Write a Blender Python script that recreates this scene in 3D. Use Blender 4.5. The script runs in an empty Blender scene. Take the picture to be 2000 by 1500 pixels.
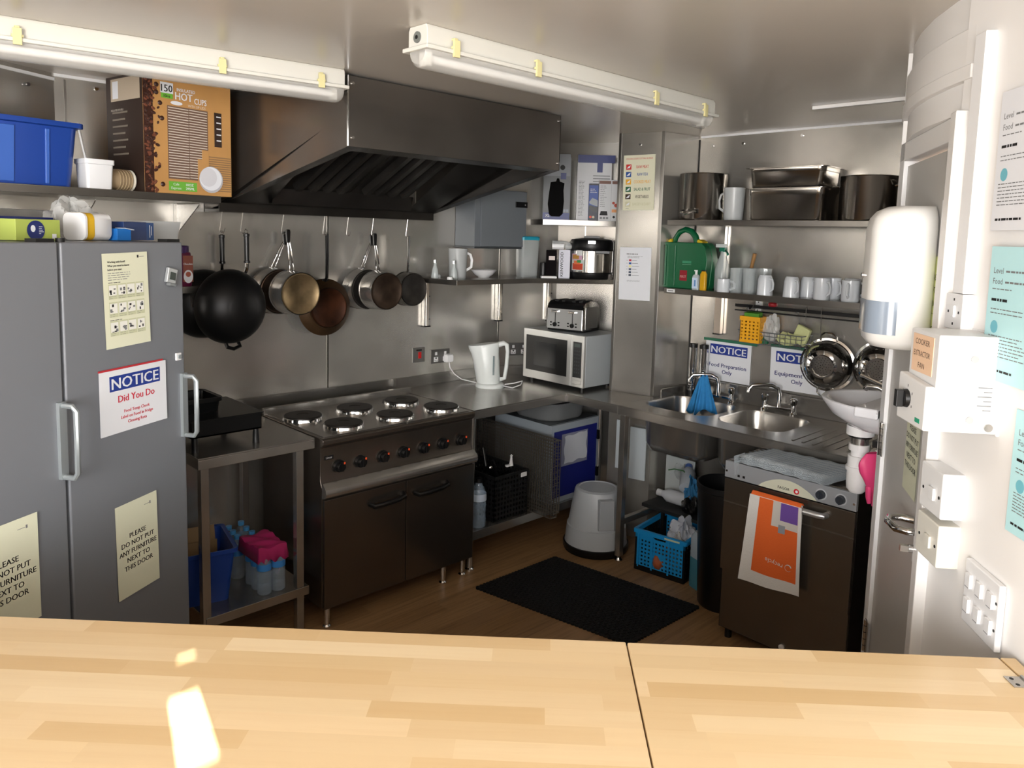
import bpy, math, random
from math import pi, sin, cos, radians as R
from mathutils import Vector, Matrix
from mathutils.geometry import tessellate_polygon
random.seed(7)
S = bpy.context.scene
COL = S.collection

# ------------------------------------------------------------------ camera
cam = bpy.data.cameras.new('camera'); co = bpy.data.objects.new('camera', cam); COL.objects.link(co)
yaw, pit, rol, H = .798228, .108725, .0273227, 1.83
fw = Vector((cos(yaw)*cos(pit), sin(yaw)*cos(pit), -sin(pit)))
rt = Vector((sin(yaw), -cos(yaw), 0)); up = rt.cross(fw)
r2 = rt*cos(rol)+up*sin(rol); u2 = up*cos(rol)-rt*sin(rol)
mw = Matrix((r2, u2, -fw)).transposed().to_4x4(); mw.translation = (0, 0, H)
co.matrix_world = mw
cam.sensor_width = 36; cam.lens = 36*1483.04/2000
cam.shift_x = -13.33/2000; cam.shift_y = -127.8/2000
cam.clip_start = .02
S.camera = co

# ------------------------------------------------------------------ light
w = bpy.data.worlds.new('world'); S.world = w; w.use_nodes = True
w.node_tree.nodes['Background'].inputs[0].default_value = (.75, .85, 1, 1)
w.node_tree.nodes['Background'].inputs[1].default_value = .6
def area(name, loc, target, sx, sy, power, col):
    l = bpy.data.lights.new(name, 'AREA'); l.shape = 'RECTANGLE'; l.size = sx; l.size_y = sy
    l.energy = power; l.color = col
    o = bpy.data.objects.new(name, l); COL.objects.link(o); o.location = loc
    o.rotation_euler = (Vector(target)-Vector(loc)).to_track_quat('-Z', 'Y').to_euler(); return o
area('window_fill_light', (-2.9, -1.0, 1.5), (1.6, 1.0, 1.3), 1.0, 1.9, 70, (1, .985, .96))
area('window_fill_light', (-2.9, -2.6, 1.5), (1.6, .9, 1.3), 1.0, 1.9, 84, (1, .985, .96))
area('window_fill_light', (-.6, -2.6, 1.6), (1.0, 3.0, 1.3), 4.2, 1.9, 95, (.98, .99, 1))
area('window_fill_light', (-1.7, -.2, 1.6), (1.9, .35, 1.5), 1.2, 1.4, 68, (1, .985, .97))  # added fill hanging free in the room to brighten the curved wall
sun = bpy.data.lights.new('sun', 'SUN'); sun.energy = 70; sun.angle = R(.12); sun.color = (1, .93, .8)
so = bpy.data.objects.new('sun', sun); COL.objects.link(so)
SUN = Vector((.342, .94, -.22)).normalized()
so.rotation_euler = SUN.to_track_quat('-Z', 'Y').to_euler()
S.view_settings.view_transform = 'Standard'; S.view_settings.look = 'None'
S.view_settings.exposure = 0.42; S.view_settings.gamma = 1; S.view_settings.use_curve_mapping = False

# ------------------------------------------------------------------ materials
def lin(h):
    h = h.lstrip('#'); c = [int(h[i:i+2], 16)/255 for i in (0, 2, 4)]
    return tuple(x/12.92 if x <= .04045 else ((x+.055)/1.055)**2.4 for x in c)+(1,)
MATS = {}
def newmat(name):
    m = bpy.data.materials.new(name); m.use_nodes = True; nt = m.node_tree
    return m, nt, nt.nodes['Principled BSDF'], nt.nodes, nt.links
def mt(col, rough=.5, metal=0, name=None, trans=0, alpha=1, spec=.5, bump=0, bscale=40, var=0, vscale=3, emit=0, ior=1.45, stretch=None):
    key = (col, rough, metal, trans, alpha, spec, bump, bscale, var, vscale, emit, stretch)
    if key in MATS: return MATS[key]
    m, nt, b, N, L = newmat(name or 'mat_'+col.strip('#'))
    c = lin(col); b.inputs['Base Color'].default_value = c
    b.inputs['Roughness'].default_value = rough; b.inputs['Metallic'].default_value = metal
    b.inputs['Transmission Weight'].default_value = trans; b.inputs['Alpha'].default_value = alpha
    b.inputs['Specular IOR Level'].default_value = spec; b.inputs['IOR'].default_value = ior
    if emit:
        b.inputs['Emission Color'].default_value = c; b.inputs['Emission Strength'].default_value = emit
    if var or bump:
        tc = N.new('ShaderNodeTexCoord'); mp = N.new('ShaderNodeMapping'); L.new(tc.outputs['Object'], mp.inputs[0])
        if stretch: mp.inputs['Scale'].default_value = stretch
    if var:
        n = N.new('ShaderNodeTexNoise'); n.inputs['Scale'].default_value = vscale; n.inputs['Detail'].default_value = 5
        L.new(mp.outputs[0], n.inputs['Vector'])
        mx = N.new('ShaderNodeMix'); mx.data_type = 'RGBA'; mx.blend_type = 'MULTIPLY'
        cr = N.new('ShaderNodeMapRange'); cr.inputs[1].default_value = .3; cr.inputs[2].default_value = .7
        cr.inputs[3].default_value = 1-var; cr.inputs[4].default_value = 1
        L.new(n.outputs[0], cr.inputs[0]); mx.inputs[0].default_value = 1; mx.inputs[6].default_value = c
        L.new(cr.outputs[0], mx.inputs[7]); L.new(mx.outputs[2], b.inputs['Base Color'])
    if bump:
        n2 = N.new('ShaderNodeTexNoise'); n2.inputs['Scale'].default_value = bscale; n2.inputs['Detail'].default_value = 3
        L.new(mp.outputs[0], n2.inputs['Vector'])
        bp = N.new('ShaderNodeBump'); bp.inputs['Strength'].default_value = bump; bp.inputs['Distance'].default_value = .01
        L.new(n2.outputs[0], bp.inputs['Height']); L.new(bp.outputs[0], b.inputs['Normal'])
    MATS[key] = m; return m

def steel(name, col='#b4b0aa', rough=.3, stretch=(1, 1, 30), rvar=.18, smud_mottle=.35, sscale=2.2, bump=.004, metal=.88):
    m, nt, b, N, L = newmat(name)
    tc = N.new('ShaderNodeTexCoord'); mp = N.new('ShaderNodeMapping'); mp.inputs['Scale'].default_value = stretch
    L.new(tc.outputs['Object'], mp.inputs[0])
    n = N.new('ShaderNodeTexNoise'); n.inputs['Scale'].default_value = 18; n.inputs['Detail'].default_value = 6; L.new(mp.outputs[0], n.inputs['Vector'])
    s = N.new('ShaderNodeTexNoise'); s.inputs['Scale'].default_value = sscale; s.inputs['Detail'].default_value = 5; s.inputs['Roughness'].default_value = .6
    L.new(tc.outputs['Object'], s.inputs['Vector'])
    ra = N.new('ShaderNodeMapRange'); ra.inputs[1].default_value = .35; ra.inputs[2].default_value = .7
    ra.inputs[3].default_value = min(rough, .225); ra.inputs[4].default_value = min(rough+rvar, .252); L.new(s.outputs[0], ra.inputs[0])
    ad = N.new('ShaderNodeMath'); ad.operation = 'MULTIPLY_ADD'; L.new(n.outputs[0], ad.inputs[0]); ad.inputs[1].default_value = .02; L.new(ra.outputs[0], ad.inputs[2])
    L.new(ad.outputs[0], b.inputs['Roughness'])
    cr = N.new('ShaderNodeMapRange'); cr.inputs[1].default_value = .35; cr.inputs[2].default_value = .65
    cr.inputs[3].default_value = 1-smud_mottle; cr.inputs[4].default_value = 1
    s2 = N.new('ShaderNodeTexNoise'); s2.inputs['Scale'].default_value = sscale*1.7; s2.inputs['Detail'].default_value = 3
    L.new(tc.outputs['Object'], s2.inputs['Vector']); L.new(s2.outputs[0], cr.inputs[0])
    mx = N.new('ShaderNodeMix'); mx.data_type = 'RGBA'; mx.blend_type = 'MULTIPLY'; mx.inputs[0].default_value = 1
    mx.inputs[6].default_value = lin(col); L.new(cr.outputs[0], mx.inputs[7]); L.new(mx.outputs[2], b.inputs['Base Color'])
    b.inputs['Metallic'].default_value = metal
    bp = N.new('ShaderNodeBump'); bp.inputs['Strength'].default_value = bump; bp.inputs['Distance'].default_value = .002
    if bump > .1: L.new(n.outputs[0], bp.inputs['Height']); L.new(bp.outputs[0], b.inputs['Normal'])
    return m

def staves(name, cols, sw, sl, grain, rough, ang=0, gcol='#8a5a30', gscale=1.0):
    """planks of random tone: rows of width sw, random joints about every sl"""
    m, nt, b, N, L = newmat(name)
    tc = N.new('ShaderNodeTexCoord'); mp = N.new('ShaderNodeMapping'); mp.inputs['Rotation'].default_value = (0, 0, ang)
    L.new(tc.outputs['Object'], mp.inputs[0]); sp = N.new('ShaderNodeSeparateXYZ'); L.new(mp.outputs[0], sp.inputs[0])
    def M(op, a, bb=None, c=None):
        n = N.new('ShaderNodeMath'); n.operation = op
        for i, v in enumerate((a, bb, c)):
            if v is None: continue
            if isinstance(v, (int, float)): n.inputs[i].default_value = v
            else: L.new(v, n.inputs[i])
        return n.outputs[0]
    row = M('FLOOR', M('DIVIDE', sp.outputs[1], sw))
    wn = N.new('ShaderNodeTexWhiteNoise'); wn.noise_dimensions = '1D'; L.new(row, wn.inputs['W'])
    wn2 = N.new('ShaderNodeTexWhiteNoise'); wn2.noise_dimensions = '1D'; L.new(M('ADD', row, 31.7), wn2.inputs['W'])
    ln = M('MULTIPLY_ADD', wn2.outputs[0], sl*.6, sl*.7)
    cell = M('FLOOR', M('DIVIDE', M('MULTIPLY_ADD', wn.outputs[0], sl*7, sp.outputs[0]), ln))
    cb = N.new('ShaderNodeCombineXYZ'); L.new(row, cb.inputs[0]); L.new(cell, cb.inputs[1])
    w3 = N.new('ShaderNodeTexWhiteNoise'); w3.noise_dimensions = '3D'; L.new(cb.outputs[0], w3.inputs['Vector'])
    rp = N.new('ShaderNodeValToRGB'); rp.color_ramp.interpolation = 'LINEAR'
    el = rp.color_ramp.elements
    for i, c in enumerate(cols):
        p = i/(len(cols)-1)
        e = el[i] if i < 2 else el.new(p)
        e.position = p; e.color = lin(c)
    L.new(w3.outputs[0], rp.inputs[0])
    m2 = N.new('ShaderNodeMapping'); m2.inputs['Scale'].default_value = (3*gscale, 60*gscale, 1); L.new(mp.outputs[0], m2.inputs[0])
    ad = N.new('ShaderNodeVectorMath'); ad.operation = 'ADD'; L.new(m2.outputs[0], ad.inputs[0])
    L.new(w3.outputs[1], ad.inputs[1])
    g = N.new('ShaderNodeTexNoise'); g.inputs['Scale'].default_value = 1.2; g.inputs['Detail'].default_value = 8; g.inputs['Roughness'].default_value = .65; L.new(ad.outputs[0], g.inputs['Vector'])
    gr = N.new('ShaderNodeMapRange'); gr.inputs[1].default_value = .45; gr.inputs[2].default_value = .75; gr.inputs[3].default_value = 0; gr.inputs[4].default_value = grain
    L.new(g.outputs[0], gr.inputs[0])
    mx = N.new('ShaderNodeMix'); mx.data_type = 'RGBA'; L.new(gr.outputs[0], mx.inputs[0]); L.new(rp.outputs[0], mx.inputs[6]); mx.inputs[7].default_value = lin(gcol)
    L.new(mx.outputs[2], b.inputs['Base Color']); b.inputs['Roughness'].default_value = rough
    return m

STW = steel('wall_steel', '#cbc7c0', .33, (1, 1, 14), .12, .30, 1.5, metal=.74)  # tone noise covers smudges and the mottled light painted into the cladding
STL = steel('steel', '#bcb9b4', .28, (1, 1, 12), .08, .15, 4)
STH = steel('hood_steel', '#8b8681', .24, (1, 30, 1), .08, .2, 1.8)
STD = steel('dark_steel', '#726a62', .27, (30, 1, 1), .06, .12, 2)
STT = steel('worktop_steel', '#aaa7a2', .24, (12, 1, 1), .08, .15, 3)
STP = steel('pan_steel', '#c2bfba', .16, (1, 1, 1), .03, .1, 6, bump=0)
CHR = mt('#d8d8d8', .08, 1, 'chrome')
WPL = mt('#e9e9ea', .35, name='white_plastic')
WPT = mt('#e8e6e4', .45, name='white_paint')
BLK = mt('#0d0d0e', .4, name='black_plastic')
DRK = mt('#161616', .6, name='dark')
GRY = mt('#5c5f62', .4, name='grey_paint')

# ------------------------------------------------------------------ mesh builder
_tx = {}
def text_geo(s):
    if s in _tx: return _tx[s]
    cu = bpy.data.curves.new('t', 'FONT'); cu.body = s; cu.size = 1; cu.align_x = 'LEFT'; cu.resolution_u = 2
    o = bpy.data.objects.new('t', cu); COL.objects.link(o)
    dg = bpy.context.evaluated_depsgraph_get(); dg.update()
    me = bpy.data.meshes.new_from_object(o.evaluated_get(dg))
    v = [tuple(p.co) for p in me.vertices]; f = [tuple(p.vertices) for p in me.polygons]
    bpy.data.objects.remove(o); bpy.data.curves.remove(cu); bpy.data.meshes.remove(me)
    _tx[s] = (v, f); return _tx[s]
I4 = Matrix.Identity(4)
def T(x=0, y=0, z=0, rz=0, rx=0, ry=0, s=1):
    return Matrix.Translation((x, y, z)) @ Matrix.Rotation(R(rz), 4, 'Z') @ Matrix.Rotation(R(ry), 4, 'Y') @ Matrix.Rotation(R(rx), 4, 'X') @ Matrix.Scale(s, 4)
class MB:
    def __init__(s): s.v = []; s.f = []; s.mi = []; s.mats = []; s.M = I4
    def add(s, vs, fs, mat, M=None):
        b = len(s.v); X = s.M @ M if M else s.M
        s.v += [tuple(X @ Vector(p)) for p in vs]
        if mat not in s.mats: s.mats.append(mat)
        k = s.mats.index(mat); s.f += [tuple(b+i for i in f) for f in fs]; s.mi += [k]*len(fs); return s
    def box(s, x0, x1, y0, y1, z0, z1, mat, M=None):
        v = [(x, y, z) for z in (z0, z1) for y in (y0, y1) for x in (x0, x1)]
        return s.add(v, [(0, 2, 3, 1), (4, 5, 7, 6), (0, 1, 5, 4), (2, 6, 7, 3), (0, 4, 6, 2), (1, 3, 7, 5)], mat, M)
    def prism(s, poly, z0, z1, mat, M=None):
        n = len(poly); v = [(p[0], p[1], z0) for p in poly]+[(p[0], p[1], z1) for p in poly]
        return s.add(v, [tuple(range(n))[::-1], tuple(range(n, 2*n))]+[(i, (i+1) % n, n+(i+1) % n, n+i) for i in range(n)], mat, M)
    def xz(s, poly, y0, y1, mat, M=None):   # outline in x,z extruded in y
        n = len(poly); v = [(p[0], y0, p[1]) for p in poly]+[(p[0], y1, p[1]) for p in poly]
        return s.add(v, [tuple(range(n)), tuple(range(n, 2*n))[::-1]]+[(i, n+i, n+(i+1) % n, (i+1) % n) for i in range(n)], mat, M)
    def holed(s, outer, holes, z0, z1, mat, M=None):
        loops = [outer]+holes; pts = [p for l in loops for p in l]
        tri = tessellate_polygon([[Vector((p[0], p[1], 0)) for p in l] for l in loops])
        n = len(pts); v = [(p[0], p[1], z0) for p in pts]+[(p[0], p[1], z1) for p in pts]
        f = [tuple(t)[::-1] for t in tri]+[tuple(i+n for i in t) for t in tri]; o = 0
        for l in loops:
            k = len(l); f += [(o+i, o+(i+1) % k, n+o+(i+1) % k, n+o+i) for i in range(k)]; o += k
        return s.add(v, f, mat, M)
    def lathe(s, prof, mat, M=None, seg=28, arc=None):
        v = []; f = []; n = len(prof)
        full = arc is None; k = seg if full else seg+1
        for j in range(k):
            a = (2*pi*j/seg) if full else arc[0]+(arc[1]-arc[0])*j/seg
            v += [(max(r, 1e-5)*cos(a), max(r, 1e-5)*sin(a), z) for r, z in prof]
        for j in range(seg):
            j2 = (j+1) % k
            f += [(j*n+i, j2*n+i, j2*n+i+1, j*n+i+1) for i in range(n-1)]
        return s.add(v, f, mat, M)
    def cyl(s, p0, p1, r0, mat, r1=None, seg=16):
        r1 = r0 if r1 is None else r1; p0 = Vector(p0); p1 = Vector(p1); d = p1-p0
        M = Matrix.Translation(p0) @ d.to_track_quat('Z', 'Y').to_matrix().to_4x4()
        return s.lathe([(0, 0), (r0, 0), (r1, d.length), (0, d.length)], mat, M, seg)
    def tube(s, path, r, mat, seg=8, closed=False, flat=1):
        P = [Vector(p) for p in path]; n = len(P); v = []; f = []
        t0 = (P[1]-P[0]).normalized(); u = t0.orthogonal().normalized()
        for i in range(n):
            if closed: t = (P[(i+1) % n]-P[i-1]).normalized()
            else: t = (P[min(i+1, n-1)]-P[max(i-1, 0)]).normalized()
            u = (u-t*u.dot(t)).normalized(); w2 = t.cross(u)
            rr = r[i] if isinstance(r, (list, tuple)) else r
            v += [tuple(P[i]+u*cos(2*pi*k/seg)*rr+w2*sin(2*pi*k/seg)*rr*flat) for k in range(seg)]
        for i in range(n if closed else n-1):
            a = i*seg; b = ((i+1) % n)*seg
            f += [(a+k, a+(k+1) % seg, b+(k+1) % seg, b+k) for k in range(seg)]
        if not closed: f += [tuple(range(seg))[::-1], tuple(range((n-1)*seg, n*seg))]
        return s.add(v, f, mat)
    def loft(s, loops, mat, M=None, cap0=True, cap1=True):
        n = len(loops[0]); v = [p for l in loops for p in l]; f = []
        for i in range(len(loops)-1):
            f += [(i*n+k, i*n+(k+1) % n, (i+1)*n+(k+1) % n, (i+1)*n+k) for k in range(n)]
        if cap0: f.append(tuple(range(n))[::-1])
        if cap1: f.append(tuple(range((len(loops)-1)*n, len(loops)*n)))
        return s.add(v, f, mat, M)
    def grid(s, fn, nu, nv, mat, M=None):
        v = [fn(i/nu, j/nv) for j in range(nv+1) for i in range(nu+1)]
        return s.add(v, [(j*(nu+1)+i, j*(nu+1)+i+1, (j+1)*(nu+1)+i+1, (j+1)*(nu+1)+i) for j in range(nv) for i in range(nu)], mat, M)
    def text(s, t, x, z, h, mat, width=None, al='c', y=-.0012, bold=False, maxw=None, M=None, wide=1):
        """lettering on the local x-z plane facing -y, cap height h, centred on x, baseline z"""
        v, f = text_geo(t)
        if not v: return s
        x0 = min(p[0] for p in v); x1 = max(p[0] for p in v); k = h/.70; kx = k*wide
        if width: kx = width/(x1-x0)
        if maxw and (x1-x0)*kx > maxw: kx = maxw/(x1-x0)
        off = {'c': -(x0+x1)/2, 'l': -x0, 'r': -x1}[al]
        for dx in ((-.02, .02) if bold else (0,)):
            s.add([((p[0]+off+dx)*kx+x, y-(dx > 0)*2e-4, p[1]*k+z) for p in v], f, mat, M)
        return s
    def rect(s, x0, z0, x1, z1, mat, y=-.0008, M=None):
        return s.add([(x0, y, z0), (x1, y, z0), (x1, y, z1), (x0, y, z1)], [(0, 1, 2, 3)], mat, M)
    def disc(s, x, z, r, mat, y=-.0009, rz=None, seg=24, M=None):
        rz = rz or r
        return s.add([(x+r*cos(2*pi*k/seg), y, z+rz*sin(2*pi*k/seg)) for k in range(seg)], [tuple(range(seg))], mat, M)
    def o(s, name, parent=None, loc=(0, 0, 0), rz=0, label=None, cat=None, group=None, kind=None, bev=0, smooth=38, sub=0, rot=None, seg=2, solid=0):
        me = bpy.data.meshes.new(name); me.from_pydata(s.v, [], s.f)
        for m in s.mats: me.materials.append(m)
        for p, k in zip(me.polygons, s.mi): p.material_index = k
        me.validate(); me.update()
        me.shade_smooth()
        if smooth < 180: me.set_sharp_from_angle(angle=R(smooth))
        ob = bpy.data.objects.new(name, me); COL.objects.link(ob)
        ob.location = loc; ob.rotation_euler = rot or (0, 0, R(rz))
        if parent: ob.parent = parent
        if solid:
            d = ob.modifiers.new('solidify', 'SOLIDIFY'); d.thickness = solid; d.offset = 0
        if bev:
            d = ob.modifiers.new('bevel', 'BEVEL'); d.width = bev; d.segments = seg; d.limit_method = 'ANGLE'; d.angle_limit = R(40); d.harden_normals = True
        if sub:
            d = ob.modifiers.new('subd', 'SUBSURF'); d.levels = sub; d.render_levels = sub
        if label: ob['label'] = label
        if cat: ob['category'] = cat
        if group: ob['group'] = group
        if kind: ob['kind'] = kind
        return ob
def rrect(x0, x1, y0, y1, r, n=4, z=None):
    pts = []
    for cx, cy, a0 in ((x1-r, y0+r, -90), (x1-r, y1-r, 0), (x0+r, y1-r, 90), (x0+r, y0+r, 180)):
        for k in range(n+1):
            a = R(a0+90*k/n); p = (cx+r*cos(a), cy+r*sin(a))
            pts.append(p if z is None else p+(z,))
    return pts
def thing(name, label, cat, loc=(0, 0, 0), rz=0, group=None, rot=None):
    o = bpy.data.objects.new(name, None); COL.objects.link(o); o.empty_display_size = .05
    o.location = loc; o.rotation_euler = rot or (0, 0, R(rz)); o['label'] = label; o['category'] = cat
    if group: o['group'] = group
    return o
def dup(root, loc, rz=0, label=None, group=None, rot=None):
    r = root.copy(); COL.objects.link(r); r.location = loc; r.rotation_euler = rot or (0, 0, R(rz))
    if label: r['label'] = label
    if group: r['group'] = group
    for ch in list(root.children):
        c = ch.copy(); COL.objects.link(c); c.parent = r
        for g in list(ch.children):
            d = g.copy(); COL.objects.link(d); d.parent = c
    return r
def arc(cx, cy, r, a0, a1, n=8, f=lambda a, b: (a, b)):
    return [f(cx+r*cos(R(a0+(a1-a0)*k/n)), cy+r*sin(R(a0+(a1-a0)*k/n))) for k in range(n+1)]
# ------------------------------------------------------------------ the room
CZ = 2.45
def wallseg(name, pts, z0, z1, mat, th=.08, side=1):
    """wall along the polyline pts, thickness away from the room"""
    m = MB(); n = len(pts); P = [Vector(p) for p in pts]; out = []
    for i in range(n):
        d = (P[min(i+1, n-1)]-P[max(i-1, 0)]).normalized(); nn = Vector((-d.y, d.x))*side
        out.append(P[i]+nn*th)
    v = [(p.x, p.y, z) for z in (z0, z1) for p in P]+[(p.x, p.y, z) for z in (z0, z1) for p in out]
    f = []
    for i in range(n-1):
        f += [(i, i+1, n+i+1, n+i), (2*n+i, 3*n+i, 3*n+i+1, 2*n+i+1), (n+i, n+i+1, 3*n+i+1, 3*n+i), (i, 2*n+i, 2*n+i+1, i+1)]
    f += [(0, n, 3*n, 2*n), (n-1, 3*n-1, 4*n-1, 2*n-1)]
    m.add(v, f, mat); return m.o(name, kind='structure', smooth=50 if name == 'wall_curved' else 12)
cream = mt('#cfc8bc', .6, name='cream_wall', var=.08)
FLR = staves('floor_vinyl', ['#92714f', '#9e7c56', '#a6845e', '#96744e'], .11, .9, .6, .4, R(0), '#513820', .8)
m = MB().box(-3.6, 5, -3.6, 4.6, -.06, 0, FLR); m.o('floor', kind='structure')
CEI = mt('#c9c2b8', .22, name='ceiling_panel', spec=.5, var=.06, vscale=1.5)
m = MB().box(-3.6, 5, -3.6, 4.6, CZ, CZ+.08, CEI); m.o('ceiling', kind='structure')
# steel clad kitchen walls: facets of the round building
wallseg('wall_left', [(-3.5, 1.183), (.86, 3.70)], 0, CZ, STW)
wallseg('wall_back', [(.86, 3.70), (3.42, 3.70)], 0, CZ, STW)
wallseg('wall_corner', [(3.42, 3.70), (3.78, 3.52), (4.03, 3.06)], 0, CZ, STW)
wallseg('wall_right', [(4.0, 3.06), (4.0, .98)], 0, CZ, STW)
wallseg('wall_end', [(4.0, 1.0), (2.80, 1.0)], 0, CZ, WPT, .07)
# cover strips, joints and rivets on the cladding
seam = mt('#8f8c88', .3, 1, name='joint_strip')
m = MB()
for x in (.90, 2.14, 3.415): m.box(x-.004, x+.004, 3.697, 3.70, .9, CZ-.02, seam)
m.box(3.996, 4.0, 2.585, 2.592, .9, CZ-.02, DRK)
m.box(3.9965, 4.0, 1.2, 2.58, CZ-.012, CZ, WPL); m.box(.86, 3.42, 3.694, 3.70, CZ-.012, CZ, WPL)
for a, b in (((-.2, 3.088), (.86, 3.70)),):
    d = Vector(b)-Vector(a); m.box(0, d.length, -.006, 0, CZ-.03, CZ-.018, WPL, T(a[0], a[1], 0, 30))
m.o('trim_1', kind='structure')
m = MB()
for y in (2.50, 2.30, 1.95): m.cyl((4.0, y, 2.39 if y > 2 else 2.41), (3.994, y, 2.39 if y > 2 else 2.41), .008, CHR, seg=10)
for x in (.80, 1.02): m.cyl((x, 3.70, 2.41), (x, 3.692, 2.41), .008, CHR, seg=10) if x > .86 else m.cyl((.75, 3.63, 2.38), (.754, 3.623, 2.38), .008, CHR, seg=10)
m.o('trim_2', kind='structure')
# boxed-in steel column
m = MB().prism([(3.63, 2.90), (3.70, 2.63), (4.0, 2.59), (4.0, 2.99), (3.76, 2.99)], 0, CZ, STW)
m.M = T(3.63, 2.90, 0, -75.5)
m.box(-.006, .012, -.004, 0, .9, CZ, seam); m.box(.262, .283, -.004, 0, .9, CZ, seam)
for x in (.13,): m.cyl((x, 0, 2.38), (x, -.006, 2.38), .008, CHR, seg=10)
m.M = I4
m.o('column', kind='structure', bev=.002)
bpy.context.scene.objects['column'].name = 'wall_column'
# servery side: right curved wall, door wall and the room behind the camera
CW = [(2.10, .62), (2.03, .555), (1.93, .464), (1.82, .370), (1.70, .255), (1.60, .14), (1.50, -.02), (1.40, -.25), (1.32, -.55), (1.28, -1.0), (1.28, -3.5)]
wallseg('wall_curved', CW, 0, CZ, WPT, .1)
a31 = R(31); dx, dy = cos(a31), sin(a31)
def dp(s, o=0, z=0): return (2.10+dx*s-dy*o, .62+dy*s+dx*o, z)    # along the door wall, o towards the kitchen
# wall above the door, gently curved
m = MB()
cur = [(-.04, -.02), (.1, .005), (.25, .02), (.4, .02), (.55, .005), (.68, -.02), (.80, -.06)]
pts = [dp(s, o) for s, o in cur]; bk = [dp(s, -.10) for s, o in cur]
m.prism([(p[0], p[1]) for p in pts+bk[::-1]], 2.16, CZ, WPT)
m.o('wall_over_door', kind='structure')
m = MB()
pts = [dp(s, o+.018) for s, o in cur]; bk = [dp(s, o-.01) for s, o in cur]
m.prism([(p[0], p[1]) for p in pts+bk[::-1]], 2.235, 2.27, WPT); 
pts = [dp(s, o+.012) for s, o in cur]
m.prism([(p[0], p[1]) for p in pts+bk[::-1]], 2.27, 2.36, WPT)
m.o('trim_3', kind='structure', bev=.003)
F31 = T(2.10, .62, 0, 31)
m = MB(); m.M = F31      # x along wall away from camera, +y towards kitchen
m.box(-.035, .012, -.06, .02, 0, 2.16, WPT); m.box(.585, .645, -.06, .0, 0, 2.16, WPL)
m.box(-.035, .645, -.06, .0, 2.10, 2.16, WPT); m.M = I4; q1, q2 = dp(.645, 0), dp(.645, -.08); m.prism([q1[:2], q2[:2], (2.80, .93), (2.80, 1.0)], 0, CZ, WPT)
m.o('trim_4', kind='structure', bev=.003)
d = thing('door', 'x', 'x'); del d['label']; del d['category']; d.name = 'door_1'; d['kind'] = 'structure'
d.location = (2.10, .62, 0); d.rotation_euler = (0, 0, a31)
DG = mt('#b9b7b3', .35, name='door_laminate')
MB().box(.015, .583, -.055, -.012, .01, 2.085, DG).o('door_leaf', d, bev=.002)
MB().box(.0, .05, -.012, .012, .99, 1.95, WPL).box(-.008, .0, -.011, .006, .99, 1.95, BLK).o('edge_strip', d, label='white vertical strip with a painted dark gap line', bev=.002)  # black strip stands in for the dark gap at the frame
m = MB(); m.tube([(.035, -.012, 1.075), (.035, .03, 1.075)]+[(.035+.0, .03, 1.075)]+[(.06, .055, 1.072), (.12, .062, 1.07), (.16, .05, 1.068), (.165, .02, 1.068), (.15, -.012, 1.068)], .010, CHR, 10)
m.o('door_handle', d)
MB().cyl((.02, -.012, 1.035), (.02, .03, 1.035), .011, CHR).box(.013, .027, .022, .05, 1.027, 1.043, STL).o('door_lock', d, label='small steel thumb-turn')
for z in (1.19, .50):
    m = MB().box(.560, .60, .0, .003, z-.055, z+.055, STL)
    m.cyl((.585, .004, z-.055), (.585, .004, z+.055), .006, CHR, seg=10)
    for k in (-.035, -.012, .012, .035): m.cyl((.585, .004, z+k-.001), (.585, .004, z+k+.001), .0066, DRK, seg=10)
    m.o('hinge', d)
# room behind the camera
# unseen slots added in the rear wall, shaped to throw the sun patches
k = SUN.z/SUN.y; kx = SUN.x/SUN.y
def hit(x, y): return (x-(y+3.5)*kx, 1.0-(y+3.5)*k)
xa, za = hit(.415, 1.12); xb, zb = hit(.475, 1.34); za2 = hit(.53, 1.43)[1]; zb2 = hit(.53, 1.468)[1]
m = MB()
m.M = T(0, -3.5, 0, rx=90)      # local x = x, local y = z
m.holed([(-3.5, 0), (1.30, 0), (1.30, CZ), (-3.5, CZ)], [[(xa-.03, za), (xa+.04, za), (xb+.028, zb), (xb-.03, zb)][::-1], [(xb-.015, za2), (xb+.03, za2), (xb+.03, zb2), (xb-.015, zb2)][::-1]], 0, .03, cream)
m.M = I4
m.o('wall_front', kind='structure')
m = MB().box(-3.58, -3.5, -3.5, 1.3, 0, CZ, cream); m.o('wall_far_left', kind='structure')
# hatch panel on ceiling
MB().box(3.42, 3.80, 1.08, 1.60, CZ-.012, CZ, CEI).box(3.40, 3.42, 1.06, 1.62, CZ-.016, CZ, WPT).o('trim_5', kind='structure', bev=.002)
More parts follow.
